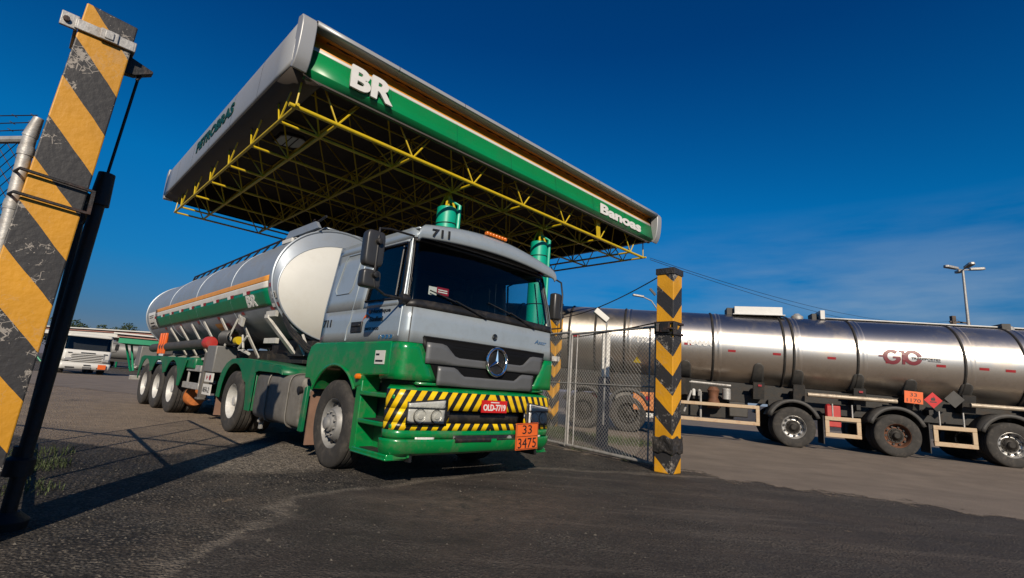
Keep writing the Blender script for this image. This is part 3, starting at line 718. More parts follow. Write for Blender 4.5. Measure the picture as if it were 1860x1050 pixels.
rb.lathe([(0.022, 0.012), (0.0, 0.014)], (contour(3.02, 1.69).x, 0.02, 1.69), 'x', 16); rb.build('round_badge', 'text_black', cab)
# lower front corners (green) and cab side skirts with the wheel arch
cg = MB()
for fl in (False, True):
    patch(0.86, lambda z: s_of_y(-gy(z)-0.005, z), 1.10, 1.495, 0.004, 14, 6, cg, flip=fl)
build_each(cg, 'corner_panel', 'green', cab, solid=0.02)
def arch(sg):
    m_ = MB(); cxz = (0.0, 0.56); R = 0.66; pts = []
    pts += [(-0.86, 1.02), (-0.88, 1.30), (-0.80, 1.46), (-0.66, 1.505), (1.22, 1.505), (1.22, 1.14), (0.70, 1.12), (0.66, 1.0)]
    for k in range(17):
        a = radians(38 + k*(150-38)/16); pts.append((cxz[0]+R*cos(a)*1.0, cxz[1]+R*sin(a)))
    pts.append((-0.70, 1.02))
    lo, hi = (-1.245, -0.95) if sg < 0 else (0.95, 1.245)
    m_.prism(pts, 'xz', lo, hi); return m_
for sg in (-1, 1):
    arch(sg).build('wheel_arch', 'green', cab, bevel=0.02, smooth=40)
    lip = MB(); lip.tube([(0.665*cos(radians(a)), sg*1.25, 0.56+0.665*sin(radians(a))) for a in range(36, 156, 6)], 0.018, 8); lip.build('arch_lip', 'green', cab)
    # step unit
    su = MB()
    su.prism([(0.56, 0.29), (0.56, 1.12), (0.68, 1.12), (0.68, 0.29)], 'xz', *sorted((sg*1.0, sg*1.235)))
    MB().box((1.02, sg*0.98, 0.68), (0.78, 0.03, 0.84)).build('step_recess', 'black', cab)
    su.box((1.02, sg*1.0, 0.45), (0.78, 0.03, 0.30))
    for z, xa, xb in ((0.315, 0.62, 1.38), (0.625, 0.68, 1.40), (0.925, 0.66, 1.40)):
        su.prism([(xa, sg*0.99), (xb, sg*0.99), (xb-0.03, sg*1.24), (xa+0.02, sg*1.25)], 'xy', z-0.028, z+0.022)
    su.prism([(0.62, 0.275), (0.62, 0.30), (1.36, 0.30), (1.36, 0.275)], 'xz', *sorted((sg*1.0, sg*1.255)))
    so = su.build('step_unit', 'green', cab, bevel=0.012)
    tr_ = MB()
    for z in (0.342, 0.652): tr_.box((1.02, sg*1.14, z), (0.52, 0.15, 0.006))
    tr_.box((0.95, sg*0.965, 0.98), (0.6, 0.03, 0.22)); tr_.build('step_tread', 'chassis', so)
    lm = MB()
    for k in range(3): lm.lathe([(0.0, 0), (0.028, 0.004), (0.028, 0.03)], (1.16+0.075*k, sg*1.045-(0.0 if sg < 0 else 0.0), 0.77), 'y', 14)
    lm.build('side_marker_light', 'amber', so)
    MB().lathe([(0.0, -0.05), (0.03, -0.03), (0.035, 0), (0.035, 0.02)], (0.62, sg*1.26, 1.10), 'y', 16).build('indicator_lamp', 'amber', cab)
    # mud guard strip and brown flap behind the front wheel
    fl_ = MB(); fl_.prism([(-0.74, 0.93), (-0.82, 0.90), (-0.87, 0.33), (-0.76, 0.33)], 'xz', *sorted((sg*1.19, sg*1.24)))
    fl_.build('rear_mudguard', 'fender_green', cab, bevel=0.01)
    MB().prism([(-0.74, 0.17), (-0.715, 0.17), (-0.715, 0.86), (-0.74, 0.86)], 'xz', *sorted((sg*0.72, sg*1.18))).build('mudflap', 'mudflap', TR)
iw = MB(); iw.lathe([(0.70, -0.96), (0.70, 0.96)], (0, 0, 0.56), 'y', 40)
iwv = [v for v in iw.v]
inner = MB(); inner.grid(lambda u, v: Vector((0.69*cos(radians(20+140*u)), -0.99+1.98*v, 0.56+0.69*sin(radians(20+140*u)))), 20, 2)
inner.build('inner_arch', 'black', cab)
# --- bumper
BF = [(0.2, 1.50), (0.60, 1.545), (1.05, 1.545)]; BW = [(0.2, 1.225), (0.6, 1.245), (1.1, 1.245)]
def bcon(s, z, off=0): return contour(s, z, off, BF, BW, R=0.17, crown=0.10, rear=0.9)
def bs(y): return 3+y/(1.245-0.17)
bumper = MB()
patch(0.88, 5.12, 1.0, 1.055, 0.0, 70, 1, bumper, con=lambda s, z, o: bcon(s, z, -max(0, (z-1.0))*1.6))
patch(0.88, 5.12, 0.50, 0.59, 0.004, 70, 2, bumper, con=bcon)
def lowfn(u, v):
    s = 0.88+4.24*u; p = bcon(s, 0.5, 0.004); k = abs(2*u-1); zb = 0.335+0.03*(1-k)
    p2 = bcon(s, 0.5, -0.05); q = p.lerp(p2, v**3); q.z = 0.5+(zb-0.5)*v; return q
bumper.grid(lowfn, 70, 6)
bumper.grid(lambda u, v: Vector((1.30+0.14*v, -1.02+2.04*u, 1.056+0.02*(1-v))), 10, 2)
bo = bumper.build('bumper', 'green', TR, solid=0.03, smooth=50)
hz = hazard('hazard_stripes', 'vee', 0.125, 0.0, yellow=(0.72, 0.50, 0.005), black=(0.012, 0.012, 0.012), chips=0)
# V-stripe: coordinate |y| + 0.7 z
for nd in hz.node_tree.nodes: pass
sb = MB()
patch(0.90, 5.10, 0.805, 1.0, 0.006, 90, 3, sb, con=bcon)
patch(0.90, 5.10, 0.59, 0.665, 0.006, 90, 2, sb, con=bcon)
patch(0.90, bs(-0.60), 0.665, 0.805, 0.006, 30, 2, sb, con=bcon)
patch(bs(0.60), 5.10, 0.665, 0.805, 0.006, 30, 2, sb, con=bcon)
def vee_mat():
    m = bpy.data.materials.new('yellow_black_bumper_stripes'); m.use_nodes = True; t = m.node_tree; b = t.nodes['Principled BSDF']; n = t.nodes.new; L = t.links.new
    co = n('ShaderNodeTexCoord'); s = n('ShaderNodeSeparateXYZ'); L(co.outputs['Object'], s.inputs[0])
    def mth(op, a, c=None):
        q = n('ShaderNodeMath'); q.operation = op
        for i, v in enumerate((a, c)):
            if v is None: continue
            if isinstance(v, (int, float)): q.inputs[i].default_value = v
            else: L(v, q.inputs[i])
        return q.outputs[0]
    lat = mth('SUBTRACT', mth('ABSOLUTE', s.outputs[1]), mth('MULTIPLY', s.outputs[0], 0.9))
    v = mth('ADD', lat, mth('MULTIPLY', s.outputs[2], 0.62))
    st = mth('GREATER_THAN', mth('FRACT', mth('DIVIDE', mth('ADD', v, 4.0), 0.142)), 0.46)
    no = n('ShaderNodeTexNoise'); no.inputs['Scale'].default_value = 5; no.inputs['Detail'].default_value = 8; L(co.outputs['Object'], no.inputs['Vector'])
    r = n('ShaderNodeValToRGB'); r.color_ramp.elements[0].position = 0.35; r.color_ramp.elements[1].position = 0.65
    r.color_ramp.elements[0].color = (0.56, 0.35, 0.003, 1); r.color_ramp.elements[1].color = (0.74, 0.50, 0.005, 1); L(no.outputs[0], r.inputs[0])
    mc = n('ShaderNodeMixRGB'); mc.inputs[1].default_value = (0.011, 0.011, 0.012, 1); L(st, mc.inputs[0]); L(r.outputs[0], mc.inputs[2]); L(mc.outputs[0], b.inputs['Base Color'])
    b.inputs['Roughness'].default_value = 0.35
    return m
sb.build('stripe_panel', vee_mat(), bo, solid=0.02, smooth=50)
cav = MB(); patch(bs(-0.62), bs(0.62), 0.655, 0.815, -0.07, 30, 2, cav, con=bcon); patch(bs(-0.52), bs(0.66), 0.44, 0.54, 0.012, 30, 2, cav, con=bcon)
cav.build('bumper_opening', 'black', bo, solid=0.02)
tb = MB(); tb.tube([bcon(bs(-0.5), 0.49, 0.03), bcon(bs(0.0), 0.49, 0.03)], 0.028, 8); tb.tube([bcon(bs(0.1), 0.49, 0.03), bcon(bs(0.55), 0.49, 0.03)], 0.012, 8)
tb.build('tow_bar', 'dark_steel', bo)
tw = MB(); tw.lathe([(0, -0.03), (0.03, -0.02), (0.035, 0.0)], bcon(bs(0.32), 0.50, 0.03), 'x', 14); tw.build('tow_eye', 'galv', bo)
for sg in (-1, 1):
    ya, yb = 0.665, 1.085
    fr_ = MB(); f0 = 2.999
    def hp(y, z, o): return bcon(3+sg*(y/(1.245-0.17)) if y < 1.07 else (2.0 - (y-1.075)/0.17*0.55 if sg < 0 else 4.0+(y-1.075)/0.17*0.55), z, o)
    fr_.grid(lambda u, v: hp(ya-0.03+(yb-ya+0.06)*u, 0.645+(0.285-0.05*u)*v, 0.004), 14, 6)
    ho = fr_.build('headlight', 'black', bo, solid=0.03, soff=0)
    rf = MB()
    rf.grid(lambda u, v: hp(ya+(yb-ya)*u, 0.665+0.145*v, 0.024-0.0*u), 14, 5)
    rf.grid(lambda u, v: hp(ya+(yb-ya)*u, 0.825+(0.085-0.045*u)*v, 0.026), 14, 3)
    rfo = rf.build('reflector', 'lamp_silver', ho, solid=0.004)
    bl = MB()
    for yy, r_ in ((0.76, 0.068), (0.95, 0.072)):
        c0_ = hp(yy, 0.737, 0.032)
        ax_n = (hp(yy, 0.737, 0.1)-c0_).normalized()
        bl.lathe([(r_, 0.0), (r_*0.96, 0.012), (r_*0.8, 0.004), (r_*0.45, -0.02+0.024), (r_*0.42, 0.016), (0, 0.02)], c0_, 'x', 24)
    bl.build('bulb_reflector', 'lamp_silver', ho)
    dk_ = MB()
    for yy, r_ in ((0.76, 0.070), (0.95, 0.074)):
        c0_ = hp(yy, 0.737, 0.034); dk_.tube([c0_+Vector((0, r_*cos(t), r_*sin(t))) for t in [2*pi*k/24 for k in range(24)]], 0.006, 5, close=True)
    dk_.tube([hp(ya+(yb-ya)*k/10, 0.817, 0.03) for k in range(11)], 0.006, 5)
    for o_ in build_each(dk_, 'lamp_trim', 'black', ho): pass
    ln = MB(); ln.grid(lambda u, v: hp(ya-0.01+(yb-ya+0.02)*u, 0.655+(0.262-0.045*u)*v, 0.048+0.012*sin(pi*v)), 14, 6)
    ln.build('lens', 'lens', ho)
    fg = MB(); fg.grid(lambda u, v: hp(0.76+0.22*u, 0.445+0.075*v, 0.012+0.012*sin(pi*u)*sin(pi*v)), 10, 5); fg.build('fog_light', 'lamp_silver', bo, solid=0.01, soff=0)
# plates
def on_front(y, z, w_, h_, name, m_, o=0.02, tilt=0.0, par=None):
    f = lambda u, v, ww: (lambda p: Vector((p.x+o+ww, y+u*cos(tilt)-v*sin(tilt), z+v*cos(tilt)+u*sin(tilt))))(bcon(bs(y), 0.7))
    m2 = MB(); m2.add([f(a, b, c) for c in (-0.01, 0.0) for a, b in ((-w_/2, -h_/2), (w_/2, -h_/2), (w_/2, h_/2), (-w_/2, h_/2))], [(3, 2, 1, 0), (4, 5, 6, 7), (0, 1, 5, 4), (1, 2, 6, 5), (2, 3, 7, 6), (3, 0, 4, 7)])
    return m2.build(name, m_, par or bo, smooth=0), f
M['plate_red'] = mat('red_plate', (0.62, 0.015, 0.015), 0.4)
po, f = on_front(0.03, 0.865, 0.41, 0.14, 'licence_plate', 'plate_red')
lettering('plate_lettering', 'OLD-7719', 0.1, lambda u, v, ww: f(u-0.18, v-0.05, ww), 'text_white', po, width=0.36, height=0.075, bold=0.003)
q = MB(); q.add([f(-0.07, 0.042, 0.004), f(0.07, 0.042, 0.004), f(0.07, 0.053, 0.004), f(-0.07, 0.053, 0.004)], [(0, 1, 2, 3)]); q.build('plate_town', 'text_white', po, smooth=0)
po, f = on_front(0.63, 0.52, 0.40, 0.32, 'hazard_plate', 'plate_orange', 0.055, 0.03)
lettering('hazard_number', '33', 0.1, lambda u, v, ww: f(u-0.09, v+0.03, ww), 'text_black', po, width=0.17, height=0.105, bold=0.0)
lettering('substance_number', '3475', 0.1, lambda u, v, ww: f(u-0.165, v-0.14, ww), 'text_black', po, width=0.33, height=0.12, bold=0.0)
bd = MB()
for a in ((-0.19, -0.15, 0.19, -0.15), (0.19, -0.15, 0.19, 0.15), (0.19, 0.15, -0.19, 0.15), (-0.19, 0.15, -0.19, -0.15), (-0.19, 0.0, 0.19, 0.0)): bd.tube([f(a[0], a[1], 0.001), f(a[2], a[3], 0.001)], 0.0035, 4)
bd.build('plate_border', 'text_black', po)
# lettering on the cab
lettering('visor_number', '711', 0.13, lambda u, v, ww: (lambda k: vfn(0.125+u/2.3, 0.16+v/0.27) + Vector((0.012+ww, 0, 0)))(0), 'text_black', cab, width=0.20, height=0.11, bold=0.004, sub=True)
side = lambda x0, z0, k=1: (lambda u, v, ww: Vector((x0+u, -(lerp_tab(WT, z0+v)+0.003+ww), z0+v)))
lettering('side_number', '711', 0.1, side(-0.55, 1.70), 'text_black', cab, width=0.22, height=0.10, bold=0.003)
lettering('company_name', 'Henrique', 0.1, side(0.66, 1.845-0.02), 'text_black', cab, width=0.42, height=0.055, bold=0.002)
lettering('company_name', 'Stefani', 0.1, side(0.64, 1.755-0.02), 'text_black', cab, width=0.30, height=0.06, bold=0.002)
lettering('phone_number', '3477.2600', 0.1, side(0.56, 1.635), 'text_black', cab, width=0.32, height=0.032)
lettering('model_number', '1933', 0.1, side(0.92, 1.53), 'chrome', cab, width=0.28, height=0.045, bold=0.002)
sw_ = MB(); sw_.grid(lambda u, v: Vector((0.42+0.20*u+0.03*v, -(lerp_tab(WT, 1.75)+0.004), 1.70+0.06*sin(u*2.6)+(0.045*sin(pi*min(1, u*1.05)))*v+0.05*u)), 14, 3)
sw_.lathe([(0.028, 0.0), (0, -0.001)], (0.62, -(lerp_tab(WT, 1.86)+0.004), 1.855), 'y', 16)
sw_.build('company_swoosh', 'plate_orange', cab, smooth=0)
lettering('model_script', 'Axor', 0.1, lambda u, v, ww: contour(s_of_y(0.78+u, 1.7), 1.70+v, 0.004+ww), 'chrome', cab, width=0.26, height=0.055, shear=0.3, bold=0.001, sub=True)
stc = MB(); stc.box((1.02, -1.250, 1.325), (0.20, 0.006, 0.15)); sto = stc.build('white_sticker', 'white', cab)
for (x0, x1, z0s, z1s) in ((0.94, 1.01, 1.345, 1.365), (0.94, 1.09, 1.275, 1.295)):
    MB().box(((x0+x1)/2, -1.2545, (z0s+z1s)/2), (x1-x0, 0.003, z1s-z0s)).build('sticker_print', 'text_black', sto)
MB().box((1.30, 1.02, 2.76), (0.05, 0.12, 0.09)).build('red_visor_sticker', 'red', cab)
# mirrors
def mirror(sg, far=False):
    ax, ay = 1.30, sg*1.64
    a = MB(); a.tube([(1.22, sg*1.12, 2.72), (1.26, sg*1.45, 2.70), (1.30, sg*1.60, 2.66), (1.34, sg*1.62, 2.55), (1.34, sg*1.62, 2.1), (1.34, sg*1.60, 2.02), (1.30, sg*1.45, 1.965), (1.32, sg*1.20, 1.96)], 0.013, 8)
    a.lathe([(0.05, -0.05), (0.06, 0), (0.05, 0.05), (0, 0.06)], (1.33, sg*1.22, 1.96), 'y', 14)
    a.lathe([(0.03, -0.03), (0.036, 0), (0.03, 0.03), (0, 0.04)], (1.36, sg*1.62, 2.50), 'x', 12); a.lathe([(0.03, -0.03), (0.036, 0), (0.03, 0.03), (0, 0.04)], (1.36, sg*1.62, 2.14), 'x', 12)
    ao = a.build('mirror_arm', 'black', cab)
    def house(cz_, h, w__, d=0.15):
        m_ = MB()
        def fn(u, v):
            th = 2*pi*u; ph = pi*v-pi/2
            c1 = math.copysign(abs(cos(th))**0.35, cos(th)); s1 = math.copysign(abs(sin(th))**0.35, sin(th)); c2 = abs(cos(ph))**0.3; s2 = math.copysign(abs(sin(ph))**0.35, sin(ph))
            return Vector((ax-0.02 + d/2*s2*(1 if s2 < 0 else 1.0), ay + w__/2*c1*c2, cz_+h/2*s1*c2))
        m_.grid(fn, 32, 16); return m_
    house(2.425, 0.39, 0.22, 0.13).build('mirror_housing', 'mirror_grey' if False else 'black_shell', ao, smooth=60)
    house(2.10, 0.19, 0.21, 0.13).build('wide_mirror_housing', 'black_shell', ao, smooth=60)
M['black_shell'] = mat('satin_black_shell', (0.035, 0.035, 0.036), 0.38, 0, 0.1, 6)
mirror(-1)
am = MB(); am.tube([(1.16, 1.15, 2.74), (1.24, 1.30, 2.74), (1.30, 1.45, 2.68), (1.32, 1.47, 2.5), (1.32, 1.47, 2.0), (1.24, 1.2, 1.95)], 0.014, 8)
am2 = am.build('mirror_arm', 'black', cab)
MB().box((1.22, 1.44, 2.32), (0.12, 0.16, 0.40)).build('mirror_housing', 'black_shell', am2, bevel=0.03)
# --- tractor chassis
ch = MB()
for sy in (-1, 1): ch.box((-1.7, sy*0.42, 0.86), (6.0, 0.09, 0.26))
for x in (0.9, 0.0, -1.2, -2.6, -3.8, -4.6): ch.box((x, 0, 0.84), (0.12, 0.84, 0.18))
for x in (0.0, -3.8): ch.tube([(x, -0.95, 0.52), (x, 0.95, 0.52)], 0.085, 10)
ch.lathe([(0.22, -0.2), (0.25, 0), (0.22, 0.2)], (-3.8, 0, 0.52), 'x', 20)
ch.box((0.6, 0, 1.05), (1.2, 1.3, 0.5)); ch.tube([(-3.6, 0, 0.56), (-0.4, 0, 0.75)], 0.06, 8)
ch.box((-0.25, 0.0, 1.05), (0.7, 0.9, 0.5))
for sy in (-1, 1):
    ch.tube([(-2.7, sy*0.62, 0.40), (-1.0, sy*0.62, 0.40)], 0.10, 12); ch.box((0.1, sy*0.75, 0.62), (1.5, 0.08, 0.07))
ch.build('chassis', 'chassis', TR, bevel=0.008)
fw = MB(); fw.box((-3.35, 0, 1.14), (0.95, 0.86, 0.08), ry=0.05); fw.box((-3.3, 0, 1.04), (0.5, 1.0, 0.14)); fw.build('fifth_wheel', 'dark_steel', TR, bevel=0.02)
ft_ = MB()
def rbox(x0, x1, yc, zc, hy, hz_, e=0.35):
    def fn(u, v):
        a = 2*pi*v; c = math.copysign(abs(cos(a))**e, cos(a)); s_ = math.copysign(abs(sin(a))**e, sin(a))
        k = 1 if 0 < u < 1 else 0; uu = (0, 0, 0.015, 0.985, 1, 1)[int(round(u*5))]; kk = (0, 0.94, 1, 1, 0.94, 0)[int(round(u*5))]
        return Vector((x0+(x1-x0)*uu, yc+hy*c*kk, zc+hz_*s_*kk))
    return fn
for (x0, x1) in ((-2.72, -0.98),):
    ft_.grid(rbox(x0, x1, -0.90, 0.70, 0.32, 0.36), 5, 48)
    ft_.grid(rbox(x0, x1, 0.90, 0.70, 0.32, 0.36), 5, 48)
fto = ft_.build('fuel_tank', 'worn_tank', TR, smooth=50)
stp = MB()
for x in (-2.15, -1.35):
    for yc in (-0.90, 0.90):
        stp.tube([(x, yc+0.335*math.copysign(abs(cos(a))**0.35, cos(a)), 0.70+0.375*math.copysign(abs(sin(a))**0.35, sin(a))) for a in [2*pi*k/40 for k in range(40)]], 0.012, 5, close=True)
build_each(stp, 'tank_strap', 'worn_tank', fto)
MB().lathe([(0.0, -0.03), (0.05, -0.025), (0.05, 0.02)], (-1.0, -1.22, 0.86), 'y', 16).build('fuel_cap', 'black', fto)
for sg in (-1, 1):
    wheel(TR, (0, sg*1.075, 0.52), 'front', 'rim_grey', rot=radians(-2), side=sg)
    wheel(TR, (-3.80, sg*1.09, 0.52), 'dual', 'rim_white', side=sg)
    wheel(TR, (-3.80, sg*0.76, 0.52), 'dual', 'rim_white', side=sg)
    df = MB(); pr = [(-4.62, 0.55), (-4.60, 0.80), (-4.48, 1.03), (-4.28, 1.17), (-4.05, 1.235), (-3.55, 1.255), (-2.9, 1.225), (-2.3, 1.19), (-1.78, 1.165), (-1.66, 1.12), (-1.62, 1.04)]
    df.grid(lambda u, v: Vector((pr[int(round(u*10))][0], sg*(0.62+0.62*v), pr[int(round(u*10))][1])), 10, 3)
    # side skirt of the fender
    sk = [(-4.62, 0.55), (-4.60, 0.80), (-4.48, 1.03), (-4.28, 1.17), (-4.05, 1.235), (-3.55, 1.255), (-2.9, 1.225), (-2.3, 1.19), (-1.78, 1.165), (-1.66, 1.12), (-1.62, 1.04), (-1.75, 1.06), (-2.6, 1.07), (-2.74, 1.04), (-2.76, 0.43), (-2.98, 0.43), (-3.04, 0.70), (-3.12, 0.86)]
    sk += [(-3.8+0.63*cos(radians(a)), 0.54+0.63*sin(radians(a))) for a in range(36, 181, 12)]
    df2 = MB().prism(sk, 'xz', *sorted((sg*1.235, sg*1.255)))
    df2.v += []
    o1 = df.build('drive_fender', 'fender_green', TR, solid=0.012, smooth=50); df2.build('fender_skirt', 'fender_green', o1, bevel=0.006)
    leg = MB(); leg.box((-2.86, sg*1.0, 0.74), (0.16, 0.44, 0.62)); leg.build('fender_leg', 'fender_green', o1, bevel=0.02)
    MB().box((-4.66, sg*0.92, 0.48), (0.02, 0.6, 0.55)).build('mudflap', 'mudflap', TR)
bk = MB(); bk.tube([(-2.72, -1.0, 0.30), (-2.72, -1.0, 0.46)], 0.05, 10); bk.tube([(-2.72, -1.08, 0.28), (-2.6, -1.05, 0.42), (-2.5, -0.98, 0.36)], 0.03, 8); bk.box((-2.78, -1.02, 0.25), (0.06, 0.05, 0.18)); bk.build('air_valve', 'galv', TR)
# air hoses behind the cab
hs_ = MB()
for k in range(4): hs_.tube([Vector((-0.62, -0.5+0.13*k, 1.55)), Vector((-0.95, -0.45+0.13*k, 1.25-0.05*k)), Vector((-1.5, -0.3+0.1*k, 1.18)), Vector((-2.0, -0.2+0.06*k, 1.35)), Vector((-2.3, -0.2+0.06*k, 1.5))], 0.016, 6)
hs_.box((-1.0, 0, 1.08), (0.6, 0.9, 0.12)); hs_.box((-1.8, 0.1, 1.02), (0.9, 0.6, 0.08)); hs_.build('air_hose', 'black', TR)

# ================================================================== its semi-trailer (parts of the same coupled vehicle)
TT = Matrix.Translation((-3.801+0.55, 0, 0)) @ Matrix.Rotation(0.035, 4, 'Z')
XF, XR = 0.40, -8.15
lin = lambda a, b: (lambda x: a+(b-a)*(XF-x)/(XF-XR))
cz_, rz_ = lin(2.69, 2.43), lin(1.04, 0.97)
def tk(x, deg, off=0.0, sg=-1):
    a = radians(deg); return Vector((x, sg*(1.22+off)*cos(a), cz_(x)+(rz_(x)+off)*sin(a)))
tb_ = MB(TT)
tb_.grid(lambda u, v: tk(XF+(XR-XF)*u, 360*v), 24, 72)
tank = tb_.build('tank', 'tank_silver', TR, smooth=50)
hd = MB(TT)
def dome(x0, dx):
    return lambda u, v: (lambda k: Vector((x0+dx*(1-cos(pi/2*(1-k)))*0 + dx*sin(pi/2*(1-u))**1.0*1.0 if False else x0+dx*(1-u**2.6), -1.205*u*cos(2*pi*v), cz_(x0)+(rz_(x0)-0.015)*u*sin(2*pi*v))))(u)
HX, HCZ, HRZ, HRY = 0.50, 2.545, 0.885, 1.16
hd.grid(lambda u, v: Vector((HX+0.24*(1-u**2.6), -HRY*u*cos(2*pi*v), HCZ+HRZ*u*sin(2*pi*v))), 14, 64); hd.build('tank_head', 'tank_white', tank, smooth=60)
hc_ = MB(TT); hc_.grid(lambda u, v: Vector((XF+(HX-XF)*u, -(1.22+(HRY-1.22)*u)*cos(2*pi*v), (cz_(XF)+(HCZ-cz_(XF))*u)+(rz_(XF)+(HRZ-rz_(XF))*u)*sin(2*pi*v))), 3, 64); hc_.build('shoulder_ring', 'tank_silver', tank, smooth=60)
wr_ = MB(TT); wr_.tube([(HX, -HRY*cos(2*pi*k/64), HCZ+HRZ*sin(2*pi*k/64)) for k in range(64)], 0.012, 6, close=True); wr_.build('weld_ring', 'tank_silver', tank)
hd = MB(TT); hd.grid(dome(XR, -0.30), 10, 64); hd.build('tank_head', 'tank_silver', tank, smooth=60)
rgs = MB(TT); rgs.tube([tk(XF+0.0, 360*k/64, 0.012) for k in range(64)], 0.022, 6, close=True); rgs.tube([tk(XR, 360*k/64, 0.012) for k in range(64)], 0.022, 6, close=True)
build_each(rgs, 'tank_rim', 'tank_silver', tank)
sm2 = MB(TT)
for x in (-1.6, -3.75, -5.9): sm2.tube([tk(x, 360*k/64, 0.0) for k in range(64)], 0.009, 5, close=True)
sm2.build('tank_seam', 'tank_silver', tank)
def stripe(nm, m_, x0, x1, d0, d1, sg, off=0.004):
    q = MB(TT); q.grid(lambda u, v: tk(x0+(x1-x0)*u, (d0+(d1-d0)*v), off, sg), 30, 5); return q.build(nm, m_, tank, smooth=60, solid=0.003)
for sg in (-1, 1):
    stripe('orange_band', 'orange_stripe', 0.24, -7.2, -4.6, 0.8, sg); stripe('white_band', 'white_stripe', 0.22, -7.2, -10.9, -4.7, sg); stripe('green_band', 'green_stripe', 0.20, -7.2, -28, -11.0, sg)
    stripe('white_end_panel', 'white', -7.26, -7.98, -28, -2, sg)
    rs = MB(TT); ws2 = MB(TT)
    for k in range(9):
        x = -0.75-0.82*k
        rs.grid(lambda u, v: tk(x+0.17*u, -13.2+3.4*v, 0.009, sg), 2, 2); ws2.grid(lambda u, v: tk(x-0.17+0.165*u, -13.2+3.4*v, 0.009, sg), 2, 2)
    for k in range(6):
        x = 0.1-1.35*k; rs.grid(lambda u, v: tk(x+0.14*u, -32.5+3.2*v, 0.009, sg), 2, 2)
    rs.grid(lambda u, v: tk(0.27+0.14*u, -11+3.6*v, 0.009, sg), 2, 2); rs.grid(lambda u, v: tk(0.36+0.13*u, -30+3.8*v, 0.012, sg), 2, 2); ws2.grid(lambda u, v: tk(0.22+0.13*u, -30+3.6*v, 0.012, sg), 2, 2)
    build_each(rs, 'red_reflector', 'red', tank, smooth=0); build_each(ws2, 'white_reflector', 'text_white', tank, smooth=0)
    ws3 = MB(TT); ws3.grid(lambda u, v: tk(0.30+0.19*u, -22+6.5*v, 0.008, sg), 3, 3); w3 = ws3.build('number_panel', 'white', tank, smooth=0)
tf = lambda x0, d0: (lambda u, v, ww: TT @ tk(x0+u, d0+v*57.3/1.2, 0.012+ww))
lettering('fleet_number', '43', 0.1, tf(0.33, -21), 'text_black', tank, width=0.13, height=0.09)
lettering('tank_lettering', 'BR', 0.3, tf(-0.80, -26.0), 'text_white', tank, width=0.46, height=0.25, bold=0.012, ext=0.003, sub=True)
smt = MB(TT)
for k, d0 in enumerate((-8, -11, -20, -24.5)): smt.grid(lambda u, v: tk(-7.85+0.42*u, d0+(2.0 if k > 1 else 1.2)*v, 0.009), 3, 1)
smt.build('panel_print', 'text_black', tank, smooth=0)
# tank top: catwalk, hand rail, manhole covers, front rail
tp = MB(TT)
for y in (-0.28, 0.28): tp.grid(lambda u, v: Vector((0.35-8.0*u, y-0.13+0.26*v, cz_(0.35-8.0*u)+rz_(0.35-8.0*u)+0.02)), 20, 1)
tp.build('catwalk', 'tank_silver', tank, solid=0.03)
rl = MB(TT); zt = lambda x: cz_(x)+rz_(x)
ptsr = [Vector((x, -0.55, zt(x)+0.05)) for x in (-6.9, -6.0, -4.8, -3.6, -2.4, -1.2, -0.2)] + [Vector((0.6, -0.55, zt(0.6)+0.16))]
rl.tube([Vector((-7.05, -0.55, zt(-7.0)-0.09))]+ptsr, 0.022, 6)
for x in [-6.7+0.52*k for k in range(13)]: rl.tube([Vector((x, -0.60, zt(x)-0.10)), Vector((x+0.16, -0.55, zt(x)+0.04))], 0.018, 5)
rl.tube([Vector((-0.25, -0.55, zt(0)+0.02)), Vector((0.15, -0.55, zt(0)+0.20))], 0.013, 5)
rl.build('hand_rail', 'dark_steel', tank)
mh = MB(TT)
for x in (-0.6, -2.8, -5.0, -7.2):
    mh.lathe([(0.26, -0.05), (0.26, 0.07), (0.20, 0.11), (0.0, 0.12)], (x, 0, zt(x)), 'z', 24)
mh.build('manhole_cover', 'tank_silver', tank)
vv = MB(TT); vv.lathe([(0.04, 0), (0.04, 0.12), (0.07, 0.14), (0.0, 0.17)], (-7.9, -0.1, zt(-7.9)), 'z', 12); vv.tube([(-7.9, -0.1, zt(-7.9)+0.1), (-8.1, -0.3, zt(-7.9)+0.12)], 0.03, 8); vv.build('vent_valve', 'galv', tank)
hn = MB(TT); hn.box(tk(-0.15, 47, 0.03), (0.42, 0.05, 0.08)); hn.box(tk(-0.15, 51, 0.035), (0.40, 0.05, 0.02)); hn.build('lifting_bracket', 'white', tank, bevel=0.01)
fsh = MB(TT); fsh.prism([(-0.9, zt(-0.9)-0.02), (-0.75, zt(-0.7)+0.12), (0.35, zt(0.3)+0.10), (0.5, zt(0.5)-0.05)], 'xz', -0.62, -0.56); fsh.build('splash_guard', 'tank_silver', tank)
# chassis and running gear
tc_ = MB(TT)
for sy in (-1, 1):
    tc_.box((-6.1, sy*0.5, 1.22), (5.0, 0.10, 0.22)); tc_.box((-2.6, sy*0.5, 1.33), (3.2, 0.10, 0.14)); tc_.box((-0.2, sy*0.45, 1.33), (2.0, 0.10, 0.16))
for x in (-1.2, -2.6, -3.9, -5.0, -6.2, -7.4, -8.4): tc_.box((x, 0, 1.2), (0.10, 1.9, 0.12))
for k in range(3): tc_.tube([(-4.44-1.25*k, -0.95, 0.52), (-4.44-1.25*k, 0.95, 0.52)], 0.075, 10)
tc_.box((-6.0, 0, 0.9), (3.6, 0.9, 0.3)); tc_.box((0.2, 0, 1.27), (1.3, 1.4, 0.06)); tc_.box((-4.4, 0, 1.42), (8.2, 0.7, 0.12))
tc_.tube([(-2.2, -0.5, 1.3), (-2.2, -0.5, 0.75)], 0.06, 8); tc_.box((-3.0, 0.0, 1.05), (0.6, 1.2, 0.3))
tc_.build('trailer_frame', 'chassis', TR, bevel=0.006)
stw = MB(TT)
